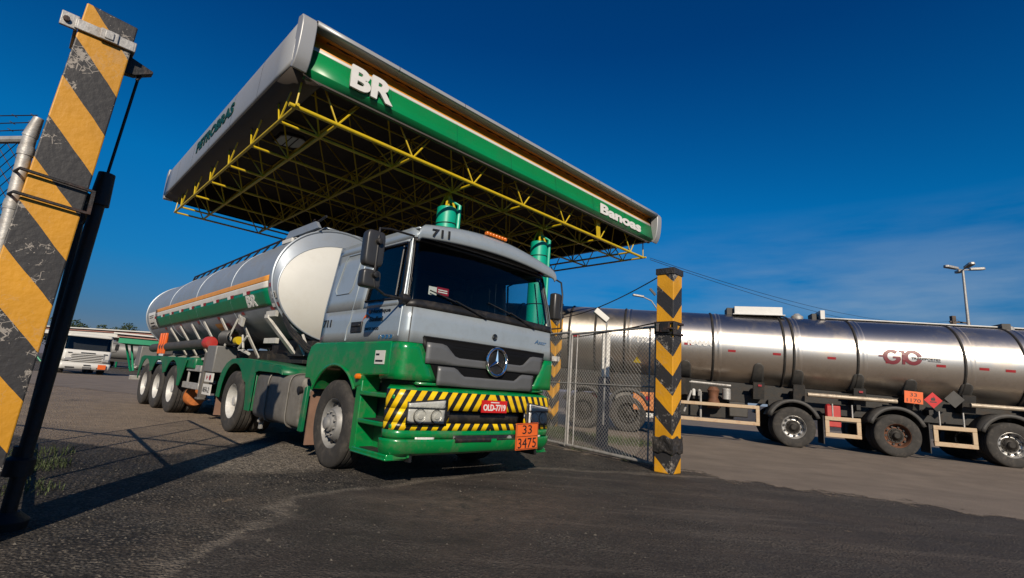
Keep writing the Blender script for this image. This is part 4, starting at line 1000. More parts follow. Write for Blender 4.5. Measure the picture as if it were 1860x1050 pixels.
def plate(mb, x0, w_, y0, z0_, x1, y1, z1_, th=0.02):
    mb.add([(x0-w_/2, y0, z0_), (x0+w_/2, y0, z0_), (x1+w_/2, y1, z1_), (x1-w_/2, y1, z1_), (x0-w_/2, y0, z0_-th*2), (x0+w_/2, y0, z0_-th*2), (x1+w_/2, y1, z1_-th*2), (x1-w_/2, y1, z1_-th*2)],
           [(0, 1, 2, 3), (7, 6, 5, 4), (0, 4, 5, 1), (1, 5, 6, 2), (2, 6, 7, 3), (3, 7, 4, 0)])
for x in (-1.35, -2.35, -3.45, -4.35, -5.25, -6.1):
    for sy in (-1, 1):
        zb = cz_(x)-rz_(x)*0.52; plate(stw, x, 0.10, sy*1.06, zb, x+0.10, sy*0.62, 1.34)
        if x < -3: plate(stw, x+0.45, 0.16, sy*0.80, 1.33, x+0.60, sy*1.12, 1.24)
build_each(stw, 'tank_strut', 'strut_white', TR)
# white front cradle under the nose of the tank
cr_ = MB(TT)
for sy in (-1, 1):
    plate(cr_, 0.02, 0.14, sy*1.08, 2.04, 0.22, sy*0.60, 1.46, 0.03); cr_.box((0.16, sy*1.04, 2.05), (0.40, 0.05, 0.10))
    cr_.box((0.0, sy*0.92, 1.60), (0.50, 0.06, 0.09))
    cr_.tube([(0.75, sy*0.72, 1.72), (0.9, sy*0.60, 1.36)], 0.022, 6); cr_.tube([(0.5, sy*0.76, 1.76), (0.68, sy*0.6, 1.38)], 0.022, 6)
build_each(cr_, 'front_cradle', 'strut_white', TR)
bl_ = MB(TT)
for k in range(3): bl_.tube([Vector((0.45, -0.98+0.02*k, 2.05-0.05*k)), Vector((0.62, -0.88, 1.82-0.05*k)), Vector((0.92, -0.7, 1.55-0.05*k)), Vector((1.3, -0.45, 1.36-0.04*k))], 0.02, 6)
bl_.box((0.45, 0, 1.50), (0.9, 1.2, 0.26)); bl_.box((-0.5, 0, 1.52), (1.2, 0.9, 0.3)); bl_.build('cable_bundle', 'black', TR)
cl = MB(TT)
for k in range(9): cl.tube([(-1.55-0.055*k, -1.02+0.13*cos(a), 1.66+0.14*sin(a)) for a in [2*pi*j/16 for j in range(16)]], 0.022, 6, close=True)
cl.build('coiled_hose', 'black', TR)
vv2 = MB(TT); vv2.lathe([(0.075, -0.08), (0.08, 0), (0.075, 0.08)], (-1.28, -1.02, 1.60), 'x', 16); vv2.build('yellow_coupling', 'truss', TR)
gx = MB(TT); gx.tube([(-1.4, -1.05, 2.02), (-1.55, -1.08, 1.75), (-1.72, -1.1, 1.5)], 0.022, 6); gx.box((-1.28, -1.02, 1.98), (0.22, 0.04, 0.16), ry=0.3); gx.tube([(-1.1, -1.02, 1.7), (-0.85, -1.06, 1.45)], 0.02, 6); gx.tube([(-1.15, -1.04, 1.45), (-0.8, -1.04, 1.68)], 0.02, 6); gx.tube([(-1.1, -0.98, 1.42), (-0.7, -1.0, 1.36)], 0.03, 6); gx.build('white_lever', 'strut_white', TR)
ht = MB(TT); ht.tube([(-2.75, -1.08, 1.55), (-7.3, -1.08, 1.45)], 0.11, 16); hto = ht.build('hose_tube', 'dark_fender', TR)
rc = MB(TT); rc.lathe([(0.0, 0.13), (0.11, 0.12), (0.135, 0.05), (0.135, -0.10), (0.12, -0.13)], (-2.70, -1.08, 1.56), 'x', 20); rc.build('tube_cap', 'red_cap', hto)
orr = MB(TT)
for x in (-6.35, -6.12, -5.9): orr.box((x, -1.16, 1.56), (0.10, 0.06, 0.52))
orr.box((-6.12, -1.13, 1.56), (0.5, 0.04, 0.34)); orr.build('orange_bracket', 'plate_orange', TR, bevel=0.01)
tg = MB(TT); tg.grid(lambda u, v: tk(-2.55-0.42*u+0.06*v, -37-14*v, 0.012), 4, 3); tg.build('yellow_label', 'orange_stripe', tank, smooth=0)
tg = MB(TT); tg.grid(lambda u, v: tk(-2.15-0.2*u, -38-10*v, 0.012), 4, 3); tg.build('red_label', 'red', tank, smooth=0)
tx = MB(TT); tx.box((-2.05, -1.02, 1.23), (0.52, 0.40, 0.52)); tx.build('toolbox', 'toolbox', TR, bevel=0.02)
tx = MB(TT); tx.box((-8.3, -1.0, 1.22), (0.45, 0.40, 0.55)); tx.build('toolbox', 'toolbox', TR, bevel=0.02)
for sy in (-1, 1):
    lg = MB(TT); lg.box((-2.45, sy*1.12, 0.88), (0.15, 0.14, 0.95)); lg.box((-2.45, sy*1.12, 0.44), (0.20, 0.2, 0.04)); lg.tube([(-2.5, sy*1.12, 1.35), (-2.75, sy*1.12, 1.62)], 0.02, 6)
    lg.build('landing_leg', 'worn_tank', TR, bevel=0.01)
    gd = MB(TT); gd.box((-3.1, sy*1.16, 1.02), (0.95, 0.05, 0.13)); gd.box((-3.15, sy*1.16, 0.66), (1.1, 0.05, 0.13)); gd.box((-3.5, sy*1.14, 0.85), (0.05, 0.04, 0.4)); gd.box((-2.7, sy*1.14, 0.85), (0.05, 0.04, 0.4))
    gd.build('side_guard', 'galv', TR, bevel=0.01)
    for k in range(3):
        X = -4.44-1.25*k
        wheel(TR, (X, sy*1.09, 0.52), 'dual', 'rim_white', side=sy, T=TT); wheel(TR, (X, sy*0.76, 0.52), 'dual', 'rim_white', side=sy, T=TT)
    pr2 = []
    for k in range(3):
        X = -4.44-1.25*k
        pr2 += [(X+0.60*cos(radians(a)), 0.56+0.60*sin(radians(a))) for a in range(28, 153, 12)]
    sk = [(-3.55, 1.22)] + [(-3.42, 1.16), (-3.72, 0.62), (-3.86, 0.62)] + pr2 + [(-7.60, 0.62), (-7.66, 0.9), (-7.55, 1.2), (-7.3, 1.24)]
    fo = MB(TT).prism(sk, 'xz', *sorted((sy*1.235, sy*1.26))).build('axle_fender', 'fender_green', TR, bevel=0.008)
    to_ = MB(TT); to_.grid(lambda u, v: Vector((-3.42-4.2*u, sy*(0.6+0.64*v), 1.235-0.05*(2*u-1)**8)), 20, 2); to_.build('fender_top', 'fender_green', fo, solid=0.01)
    fb = MB(TT); fb.box((-3.35, sy*1.12, 1.12), (0.75, 0.2, 0.24)); fb.build('fender_box', 'fender_green', fo, bevel=0.04)
dr = MB(TT); dr.lathe([(0.0, -0.16), (0.19, -0.16), (0.21, -0.12), (0.21, 0.12), (0.19, 0.16), (0, 0.16)], (-3.93, -0.85, 0.40), 'x', 24); dr.build('brake_drum', 'rust_orange', TR)
sp_ = MB(TT); sp_.box((-1.95, -1.20, 0.87), (0.42, 0.03, 0.17)); so_ = sp_.build('arrow_sign', 'white', TR)
sp_ = MB(TT); sp_.lathe([(0.055, -0.004), (0, -0.008)], (-1.85, -1.214, 0.87), 'y', 18); sp_.lathe([(0.055, -0.004), (0, -0.008)], (-2.03, -1.214, 0.87), 'y', 3); sp_.build('red_symbol', 'red', so_, smooth=0)
sp_ = MB(TT); sp_.box((-1.98, -1.20, 0.64), (0.46, 0.02, 0.20)); so_ = sp_.build('trailer_plate', 'white', TR)
lettering('trailer_plate_lettering', 'AFA-2', 0.1, lambda u, v, ww: TT @ Vector((-2.18+u, -1.2115-ww, 0.585+v)), 'text_black', so_, width=0.38, height=0.10)
rbm = MB(TT); rbm.box((-8.75, 0, 0.98), (0.14, 2.3, 0.12)); rbm.box((-8.85, 0, 0.60), (0.12, 2.4, 0.12)); rbm.box((-8.7, -0.9, 0.8), (0.2, 0.1, 0.45)); rbm.box((-8.7, 0.9, 0.8), (0.2, 0.1, 0.45)); rbm.box((-8.55, -1.1, 1.08), (0.3, 0.16, 0.1))
rbm.build('rear_bumper', 'galv', TR, bevel=0.01)
MB(TT).box((-8.5, -1.1, 1.16), (0.16, 0.1, 0.08)).build('rear_lamp', 'orange_stripe', TR)

# ================================================================== canopy
CA = 0.767
CP = thing('station_canopy', (-3.45, 6.96, 0), CA, 'tall canopy with green and silver fascia over yellow lattice, standing on teal columns', 'canopy')
LA, LB = 10.43, 9.35
ZB, ZT = 5.62, 6.47
# front (b = 0) fascia profile: (out, z); out > 0 is towards the viewer (-b)
def run_a(prof, a0, a1, side=-1, b0=0.0):
    """sheet running along a at the front (side -1) or back (+1) edge"""
    m_ = MB(); m_.grid(lambda u, v: Vector((a0+(a1-a0)*u, b0+side*prof[int(round(v*(len(prof)-1)))][0], prof[int(round(v*(len(prof)-1)))][1])), 14, len(prof)-1); return m_
def run_b(prof, b0, b1, side=-1, a0=0.0):
    m_ = MB(); m_.grid(lambda u, v: Vector((a0+side*prof[int(round(v*(len(prof)-1)))][0], b0+(b1-b0)*u, prof[int(round(v*(len(prof)-1)))][1])), 14, len(prof)-1); return m_
g_prof = [(-0.13, 5.60), (-0.09, 5.615), (0.02, 5.70), (0.032, 5.72), (-0.045, 6.11)]
w_prof = [(-0.045, 6.11), (-0.065, 6.182)]
o_prof = [(-0.065, 6.182), (-0.10, 6.24), (-0.14, 6.31), (-0.15, 6.37), (-0.11, 6.395), (-0.02, 6.393)]
l_prof = [(-0.02, 6.393), (0.12, 6.39), (0.16, 6.39), (0.178, 6.405), (0.175, 6.465), (0.13, 6.505), (0.02, 6.518), (-0.4, 6.53)]
for sd_, b0 in ((-1, 0.0), (1, LB)):
    gp = run_a(g_prof, 0.03, LA-0.03, sd_, b0).build('green_fascia', 'canopy_green', CP, solid=0.01, smooth=25)
    run_a(w_prof, 0.03, LA-0.03, sd_, b0).build('white_stripe', 'white', CP, solid=0.01)
    run_a(o_prof, 0.03, LA-0.03, sd_, b0).build('orange_fascia', 'canopy_orange', CP, solid=0.01)
    run_a(l_prof, 0.03, LA-0.03, sd_, b0).build('top_lip', 'canopy_silver', CP, solid=0.01, smooth=50)
    if sd_ < 0: GF = gp
# side fascias: upright silver face, bevelled underside with its shade painted in as darker brown-grey
s_prof = [(0.17, 5.70), (0.20, 5.76), (0.185, 6.30), (0.165, 6.45), (0.13, 6.50), (-0.4, 6.525)]
SF = []
M['soffit'] = mat('shade_painted_soffit', (0.075, 0.062, 0.054), 0.7, 0, 0.1, 2)
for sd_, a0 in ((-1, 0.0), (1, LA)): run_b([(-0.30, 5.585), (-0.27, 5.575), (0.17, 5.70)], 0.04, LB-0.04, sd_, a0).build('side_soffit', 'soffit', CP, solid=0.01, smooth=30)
for sd_, a0 in ((-1, 0.0), (1, LA)):
    SF.append(run_b(s_prof, 0.0, LB, sd_, a0).build('side_fascia', 'canopy_silver', CP, solid=0.01, smooth=30))
# bull-nosed end caps of the long fascias
cap_poly = [(0.06, 5.66), (-0.02, 5.62), (-0.085, 5.70), (-0.125, 5.80), (-0.155, 5.95), (-0.17, 6.12), (-0.175, 6.30), (-0.165, 6.42), (-0.11, 6.50), (0.05, 6.525)]
for a_lo, a_hi in ((-0.20, 0.03), (LA-0.03, LA+0.20)):
    MB().prism(cap_poly, 'yz', a_lo, a_hi).build('end_cap', 'canopy_silver', CP, bevel=0.015)
    MB().prism([(LB-y, z) for y, z in cap_poly], 'yz', a_lo, a_hi).build('end_cap', 'canopy_silver', CP, bevel=0.015)
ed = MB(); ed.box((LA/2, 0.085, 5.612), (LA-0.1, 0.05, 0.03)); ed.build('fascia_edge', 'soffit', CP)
dk = MB()
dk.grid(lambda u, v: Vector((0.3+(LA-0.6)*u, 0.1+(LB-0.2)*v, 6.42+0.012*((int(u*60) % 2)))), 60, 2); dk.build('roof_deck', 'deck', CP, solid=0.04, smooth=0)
for k in range(1, 7):
    a_j = LA*k/7; q = MB(); q.grid(lambda u, v: Vector((a_j+0.010*u, -(g_prof[int(round(v*4))][0]+0.0125), g_prof[int(round(v*4))][1])), 1, 4); q.build('panel_joint', 'fender_green', CP, smooth=0)
    q = MB(); q.grid(lambda u, v: Vector((a_j+0.008*u, -(l_prof[1+int(round(v*4))][0]+0.0125), l_prof[1+int(round(v*4))][1])), 1, 4); q.build('panel_joint', 'chassis', CP, smooth=0)
for k in range(1, 6):
    b_j = LB*k/6; q = MB(); q.grid(lambda u, v: Vector((-(s_prof[int(round(v*5))][0]+0.012), b_j+0.008*u, s_prof[int(round(v*5))][1])), 1, 5); q.build('panel_joint', 'chassis', CP, smooth=0)
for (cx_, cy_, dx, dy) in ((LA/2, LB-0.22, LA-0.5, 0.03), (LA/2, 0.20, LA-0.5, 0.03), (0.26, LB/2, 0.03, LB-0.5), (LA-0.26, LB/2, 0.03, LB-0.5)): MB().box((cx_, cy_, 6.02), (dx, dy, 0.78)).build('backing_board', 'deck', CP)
# lettering
lettering('sign_lettering', 'BR', 0.5, lambda u, v, ww: Vector((0.70+u, -0.05-ww, 5.735+v)), 'text_white', CP, width=0.80, height=0.40, ext=0.02, bold=0.02)
lettering('sign_lettering', 'Banoas', 0.3, lambda u, v, ww: Vector((7.72+u, -0.036-ww*0.5+0.0*(v), 5.715+v)), 'text_white', CP, width=1.98, height=0.27, ext=0.012, bold=0.014)
lettering('sign_lettering', 'PETROBRAS', 0.3, lambda u, v, ww: Vector((-0.205-ww, 5.9-u, 5.97+v)), 'text_green', CP, width=2.85, height=0.27, ext=0.006, bold=0.012)
# space frame
NA, NB = 7, 6; PA, PB = LA/NA, 8.45/NB; LZ, UZ = 5.18, 6.30
lo_a = [0.05]+[PA*(k+0.5) for k in range(NA)]+[LA-0.05]; lo_b = [0.28]+[0.28+PB*(k+0.5) for k in range(NB)]+[0.28+8.45]
up_a = [PA*k+ (0.12 if k == 0 else (-0.12 if k == NA else 0)) for k in range(NA+1)]; up_b = [0.28+PB*k for k in range(NB+1)]
def bar(name, p, q, r, n=7):
    return MB().tube([p, q], r, n).build(name, 'truss', CP, smooth=60)
for i, a in enumerate(lo_a): bar('lower_chord', (a, lo_b[0]-(0.1 if i in (0, len(lo_a)-1) else 0), LZ), (a, lo_b[-1], LZ), 0.028)
for i, b in enumerate(lo_b): bar('lower_chord', (lo_a[0]-(0.1 if i == 0 else 0), b, LZ+0.002), (lo_a[-1], b, LZ+0.002), 0.038 if i == 0 else 0.026)
for a in up_a: bar('upper_chord', (a, up_b[0], UZ), (a, up_b[-1], UZ), 0.017)
for b in up_b: bar('upper_chord', (up_a[0], b, UZ+0.002), (up_a[-1], b, UZ+0.002), 0.017)
webs = []
for i in range(NA):
    for j in range(NB):
        for di in (0, 1):
            for dj in (0, 1): webs.append(((lo_a[i+1], lo_b[j+1], LZ), (up_a[i+di], up_b[j+dj], UZ)))
for i in range(NA):
    for (b, ub) in ((lo_b[0], up_b[0]), (lo_b[-1], up_b[-1])):
        for di in (0, 1): webs.append(((lo_a[i+1], b, LZ), (up_a[i+di], ub, UZ)))
for j in range(NB):
    for (a, ua) in ((lo_a[0], up_a[0]), (lo_a[-1], up_a[-1])):
        for dj in (0, 1): webs.append(((a, lo_b[j+1], LZ), (ua, up_b[j+dj], UZ)))
for a in (0, -1):
    for b in (0, -1): webs.append(((lo_a[a], lo_b[b], LZ), (up_a[a], up_b[b], UZ)))
webs.sort(key=lambda q: (q[0][0]*0.55+q[0][1]))
for p, q in webs[:98]: bar('brace', p, q, 0.016, 5)
rest = MB()
for p, q in webs[98:]: rest.tube([p, q], 0.016, 5)
tag(rest.build('brace', 'truss', CP, smooth=60), kind='stuff')
cm = MB()
for dx in (-0.05, 0, 0.05): cm.tube([(8.15+dx, 0.3, LZ), (7.75+dx, 0.12, UZ)], 0.03, 6)
cm.build('corner_brace', 'truss', CP)
for a_, b_ in ((3.72, 1.10), (6.70, 1.10), (3.72, 7.3), (6.70, 7.3)):
    c_ = MB(); c_.lathe([(0.215, 0.0), (0.215, 4.80), (0.19, 4.82), (0.0, 4.83)], (a_, b_, 0), 'z', 32)
    co_ = c_.build('column', 'column', CP, smooth=50)
    d_ = MB(); d_.tube([(a_+0.20, b_-0.17, 0.1), (a_+0.20, b_-0.17, 4.9), (a_+0.02, b_, 5.02)], 0.045, 10); d_.build('drain_pipe', 'column', co_)
    d_ = MB(); d_.lathe([(0.05, 4.8), (0.05, 5.1)], (a_, b_, 0), 'z', 12)
    for k in range(4): a = pi/4+k*pi/2; d_.tube([(a_+0.17*cos(a), b_+0.17*sin(a), 4.8), (a_+0.03*cos(a), b_+0.03*sin(a), 5.16)], 0.025, 6)
    d_.build('column_head', 'truss', co_)
    for z in (4.45, 3.2): MB().tube([(a_+0.222*cos(t), b_+0.222*sin(t), z+0.02*cos(t)) for t in [2*pi*k/28 for k in range(28)]], 0.010, 5, close=True).build('pipe_clamp', 'black', co_)
fl_ = MB(); fl_.prism([(-0.45, -0.22), (-0.3, -0.32), (0.3, -0.32), (0.45, -0.22), (0.45, 0.22), (0.3, 0.32), (-0.3, 0.32), (-0.45, 0.22)], 'xy', 0, 0.03)
flo = fl_.build('lamp_lens', 'lamp_face', CP, loc=(1.05, 3.45, 6.02), rot=(radians(-14), radians(-12), radians(10)))
flo.scale = (0.62, 0.62, 0.62)
f2 = MB(); f2.prism([(-0.48, -0.25), (-0.3, -0.36), (0.3, -0.36), (0.48, -0.25), (0.48, 0.25), (0.3, 0.36), (-0.3, 0.36), (-0.48, 0.25)], 'xy', 0.032, 0.14)
for x in (-0.12, 0.12): f2.box((x, 0, -0.01), (0.03, 0.66, 0.02))
f2.build('lamp_housing', 'dark_steel', flo)

# ================================================================== striped concrete posts
c45 = radians(45)
def to_px_frame(): pass
# left post: face towards the viewer; local x runs right along that face, local -y faces the viewer
LPx, LPy = -2.925, 2.975
Lp = thing('striped_post', (LPx, LPy, 0), c45, 'tall gate post with chipped diagonal black and yellow stripes and a steel collar', 'post')
pm = MB(); LOFF = 0.255
pm.add([(-0.205, 0, 0), (0.099, 0, 0), (0.099, 0.31, 0), (-0.205, 0.31, 0), (-0.057, 0, 3.41), (0.226, 0, 3.39), (0.226, 0.30, 3.39), (-0.057, 0.30, 3.43)],
       [(3, 2, 1, 0), (4, 5, 6, 7), (0, 1, 5, 4), (1, 2, 6, 5), (2, 3, 7, 6), (3, 0, 4, 7)])
pso = pm.build('shaft', hazard('left_post_stripes', 'diag', 0.605, 1.15, off=LOFF, yellow=(0.50, 0.232, 0.008), chips=0.8), Lp, smooth=0, bevel=0.008)
kb = MB()
z0 = 3.23; ul, ur = -0.068, 0.220
kb.box(((ul+ur)/2, -0.012, z0), (ur-ul+0.02, 0.018, 0.072)); kb.box((ur+0.011, 0.15, z0), (0.018, 0.34, 0.072)); kb.box((ul-0.011, 0.15, z0), (0.018, 0.34, 0.072)); kb.box(((ul+ur)/2, 0.322, z0), (ur-ul+0.02, 0.018, 0.072))
kb.box((0.09, -0.026, z0), (0.10, 0.014, 0.078)); kb.box((0.09, -0.036, z0), (0.05, 0.01, 0.055))
kb.box((-0.115, 0.0, z0+0.005), (0.09, 0.02, 0.10))
kbo = kb.build('steel_collar', 'galv', Lp, bevel=0.006)
MB().lathe([(0, -0.03), (0.018, -0.028), (0.018, 0.05)], (-0.13, 0.0, z0), 'y', 8).build('collar_bolt', 'dark_steel', kbo)
br = MB(); br.prism([(0.21, 3.20), (0.20, 3.06), (0.27, 3.07), (0.37, 3.13), (0.37, 3.15)], 'xz', 0.06, 0.12)
br.tube([(0.31, 0.09, 3.10), (0.29, 0.09, 3.05)], 0.012, 6); br.build('top_bracket', 'dark_steel', Lp, bevel=0.005)
for z in (2.17, 2.02):
    MB().tube([(-0.17, 0.12, z+0.02), (-0.15, -0.03, z+0.01), (0.20, -0.03, z-0.02), (0.21, 0.34, z-0.02)], 0.010, 6).build('strap_rod', 'dark_steel', Lp)
MB().box((0.205, -0.03, 2.075), (0.02, 0.02, 0.16)).build('strap_plate', 'dark_steel', Lp)

# right-hand post: corner towards the viewer
def chev_post(loc, label, seed_off, h=3.42, name='striped_post', c=0.148):
    t = thing(name, loc, c45, label, 'post', 'chevron striped concrete posts')
    # local frame: camera looks at the (-,-) side; faces -y (right-hand, sunny) and -x ... corner at (-c,-c)
    p = MB(); p.box((0, 0, h/2), (2*c, 2*c, h))
    return t, p
chev = hazard('chevron_post_stripes', 'chevron', 0.60, 0.95, off=0.045, yellow=(0.56, 0.265, 0.008), chips=0.7, corner=0.148)
RP, p = chev_post((2.585, 8.02, 0), 'square concrete gate post with downward black and yellow chevrons holding the chain-link gate', 0, 3.20)
rot90 = -radians(90)
RP.rotation_euler = (0, 0, 0)
sh = p.build('shaft', chev, RP, smooth=0, bevel=0.012); sh.rotation_euler = (0, 0, c45-radians(90)+radians(0))
def ringbox(m_, z, h, g, c=0.148, T=Matrix.Rotation(c45, 4, 'Z')):
    o = c+g
    for (cx_, cy_, dx, dy) in ((0, -o, 2*o+0.02, 0.02), (0, o, 2*o+0.02, 0.02), (-o, 0, 0.02, 2*o-0.02), (o, 0, 0.02, 2*o-0.02)):
        k = len(m_.v); m_.box((cx_, cy_, z), (dx, dy, h)); m_.v[k:] = [tuple(T @ Vector(v)) for v in m_.v[k:]]
    return m_
cap = ringbox(MB(), 3.15, 0.10, 0.004); cap.build('top_wrap', 'black_tape', RP)
for z in (2.30, 2.13): ringbox(MB(), z, 0.035, 0.012).build('hinge_strap', 'dark_steel', RP)
hp_ = MB(); hp_.box((-0.11, -0.14, 2.215), (0.16, 0.05, 0.15), rz=-0.75); hp_.box((0.02, -0.235, 2.2), (0.08, 0.03, 0.2), rz=0.3); hp_.tube([(-0.22, 0.0, 2.25), (-0.05, -0.22, 2.20), (0.02, -0.25, 2.19)], 0.02, 6)
hp_.box((-0.20, -0.03, 2.22), (0.07, 0.10, 0.14)); hp_.build('hinge_plate', 'dark_steel', RP, bevel=0.006)
wr = MB()
def wfn(u, v):
    a = 2*pi*u; r = 0.175/max(abs(cos(a-pi/4+pi/4)), 1e-3); 
    ca, sa = cos(a), sin(a); rr = 1/(abs(ca)+abs(sa)) * 0.148*1.414*1.13
    n_ = 0.006*sin(a*5+v*7)+0.004*sin(a*11-v*9)
    return Vector(((rr+n_)*ca, (rr+n_)*sa, 0.30+0.24*v+0.02*sin(a*5)))
wr.grid(wfn, 80, 10); wr.build('plastic_wrap', 'black_tape', RP, smooth=30, solid=0.006)
rr2 = MB(); rr2.box((-0.26, 0.05, 2.82), (0.035, 0.03, 0.14), rx=0, ry=-0.75); rr2.build('small_reflector', 'black', RP)
FP, p = chev_post((1.40, 14.9, 0.02), 'distant striped concrete post seen behind the chain-link fence beside the truck cab', 1, 3.35)
FP.rotation_euler = (0, 0, 0)
s2 = p.build('shaft', chev, FP, smooth=0, bevel=0.012); s2.rotation_euler = (0, 0, c45-radians(90))
cp2 = ringbox(MB(), 3.30, 0.10, 0.004); cp2.build('top_wrap', 'black_tape', FP)
MB().box((0.02, -0.23, 2.0), (0.22, 0.06, 0.14)).build('hinge_plate', 'galv', FP)

# ================================================================== chain link
def chain(mb, w_, z0, z1, pitch=0.078, r=0.0032, top=None):
    """straight wires at 45 degrees in the local xz plane, x 0..w"""
    h = z1-z0; n = int((w_+h)/pitch)+1
    for k in range(n):
        c = k*pitch
        x0 = max(0, c-h); x1 = min(w_, c)
        if x1 <= x0: continue
        for sgn in (1, -1):
            a = (x0, z0+(c-x0)) if sgn > 0 else (x0, z1-(c-x0)); b = (x1, z0+(c-x1)) if sgn > 0 else (x1, z1-(c-x1))
            mb.tube([(a[0], 0.002*sgn, a[1]), (b[0], 0.002*sgn, b[1])], r, 3, caps=False)
    return mb
def gate_leaf(name, loc, rz, length, h, label, cat, group, z0=0.07, mids=(1.28,), mat_='galv', uprights=(), r=0.024, mesh=True):
    g = thing(name, loc, rz, label, cat, group)
    MB().tube([(0, 0, z0), (0, 0, h+0.04)], r, 10).build('stile', mat_, g); MB().tube([(length, 0, z0), (length, 0, h)], r, 10).build('stile', mat_, g)
    MB().tube([(0, 0, h), (length, 0, h)], r*0.95, 10).build('top_rail', mat_, g); MB().tube([(0, 0, z0), (length, 0, z0)], r*1.2, 10).build('bottom_rail', mat_, g)
    for z in mids: MB().tube([(0, 0, z), (length, 0, z)], r*0.5, 8).build('mid_rail', mat_, g)
    for x in uprights: MB().tube([(x, 0, z0), (x, 0, h)], r*0.55, 8).build('upright', mat_, g)
    if mesh: tag(chain(MB(), length, z0, h).build('chain_link_mesh', 'galv', g, smooth=0), kind='stuff')
    return g
ga = radians(120)
gate_leaf('mesh_gate', (2.47, 8.32, 0), ga, 2.30, 2.28, 'galvanised chain-link gate leaf hung on the chevron striped post', 'gate', 'chain-link gate leaves', uprights=(0.14, 2.12))
g2 = gate_leaf('mesh_gate', (2.47+2.36*cos(ga), 8.32+2.36*sin(ga), 0), ga, 2.6, 2.32, 'chain-link gate leaf running behind the truck bumper away from the striped post', 'gate', 'chain-link gate leaves', mids=(1.28,))
# diagonal stay on the second leaf, round post between
fpst = thing('fence_pipe', (2.05, 10.45, 0), 0, 'slim upright steel pipe behind the mesh gate with a tilted white lamp head on top', 'post')
MB().tube([(0, 0, 0.5), (0, 0, 2.66)], 0.02, 8).build('pipe', 'galv', fpst); lh = MB(); lh.box((-0.12, 0, 2.74), (0.34, 0.14, 0.12), ry=0.65); lh.build('lamp_head', 'white', fpst, bevel=0.01)
wpst = thing('wide_post', (2.10, 10.95, 0), 0, 'flat post behind the mesh gate, pale above and dark blue below', 'post')
MB().box((0.05, 0, 1.95), (0.17, 0.10, 0.95)).build('upper_post', 'white', wpst, bevel=0.01); 
M['navy'] = mat('dark_blue_paint', (0.012, 0.03, 0.07), 0.5, 0, 0.1, 5); MB().box((0.03, 0, 0.74), (0.24, 0.12, 1.47)).build('lower_post', 'navy', wpst, bevel=0.01)
# open gate on the left, seen edge-on, hung on a dark pole
gl = thing('open_gate', (-3.085, 3.42, 0), radians(133.5), 'open dark steel gate seen edge-on, hung on a thick pole beside the left striped post', 'gate')
gl.rotation_euler = (0, 0, radians(132.2))
po_ = MB(); po_.tube([(0, 0, 0), (-0.069, -0.073, 2.30)], 0.042, 14); po_.build('hinge_pole', 'dark_steel', gl)
MB().tube([(-0.066, -0.07, 2.16), (-0.072, -0.077, 2.40)], [0.062, 0.05], 12).build('pole_sleeve', 'dark_steel', gl)
MB().tube([(-0.072, -0.077, 2.36), (-0.117, -0.123, 3.28)], 0.011, 6).build('stay_rod', 'dark_steel', gl)
MB().lathe([(0.0, -0.02), (0.075, -0.02), (0.08, 0.08), (0.05, 0.10), (0.05, 0.16)], (0, 0, 0.34), 'z', 14).build('hinge_collar', 'dark_steel', gl)
MB().lathe([(0.0, 0.0), (0.11, 0.0), (0.12, 0.05), (0.06, 0.10)], (0, 0, 0.0), 'z', 14).build('pole_foot', 'dark_steel', gl)
for z in (0.10, 1.15, 2.24): MB().tube([(0.06, 0, z), (3.9, 0.0, z)], 0.024, 8).build('gate_rail', 'dark_steel', gl)
for x in (0.10, 1.35, 2.6, 3.9): MB().tube([(x, 0, 0.1), (x, 0, 2.24)], 0.022, 8).build('gate_upright', 'galv' if x > 3 else 'dark_steel', gl)
q = chain(MB(), 3.7, 0.12, 2.22, pitch=0.07, r=0.0025); q.v = [(v[0]+0.12, v[1], v[2]) for v in q.v]; tag(q.build('chain_link_mesh', 'dark_steel', gl, smooth=0), kind='stuff')

# fence on the far left: galvanised end pipe, rails, mesh and barbed wire
lf = thing('side_fence', (-3.13, 2.97, 0), radians(170), 'galvanised pipe fence with mesh and barbed wire, left of the diagonally striped post', 'fence')
MB().tube([(-0.06, 0, 0), (0, 0, 2.38), (0.0, 0, 2.46)], 0.036, 16).build('end_pipe', 'galv', lf)
for z in (1.98, 2.34): MB().lathe([(0.040, -0.03), (0.043, 0.0), (0.040, 0.03)], (-0.06+0.06*z/2.4, 0, z), 'z', 16).build('pipe_band', 'galv', lf)
MB().tube([(-0.0, 0, 2.44), (-0.03, 0, 2.57)], [0.040, 0.026], 12).build('pipe_elbow', 'galv', lf)
MB().tube([(0, 0, 2.42), (4.0, 0, 2.42)], 0.024, 10).build('top_rail', 'galv', lf); MB().tube([(0, 0, 0.1), (4.0, 0, 0.1)], 0.02, 8).build('bottom_rail', 'galv', lf)
MB().tube([(4.0, 0, 0), (4.0, 0, 2.46)], 0.036, 12).build('end_pipe', 'galv', lf)
tag(chain(MB(), 4.0, 0.1, 2.40, pitch=0.085, r=0.003).build('chain_link_mesh', 'dark_steel', lf, smooth=0), kind='stuff')
for k in range(3):
    b_ = MB(); z = 2.47+0.05*k; b_.tube([(-0.03+0.01*k, 0, z+0.02), (2, 0, z-0.02+0.03*k), (4, 0, z+0.05*k)], 0.004, 4)
    for j in range(26):
        x = 0.02+0.15*j
        for s_ in (-1, 1): b_.tube([(x-0.02, s_*0.004, z-0.0+0.012*sin(j)), (x+0.02, -s_*0.004, z+0.03)], 0.003, 3)
    b_.build('barbed_wire', 'dark_steel', lf)
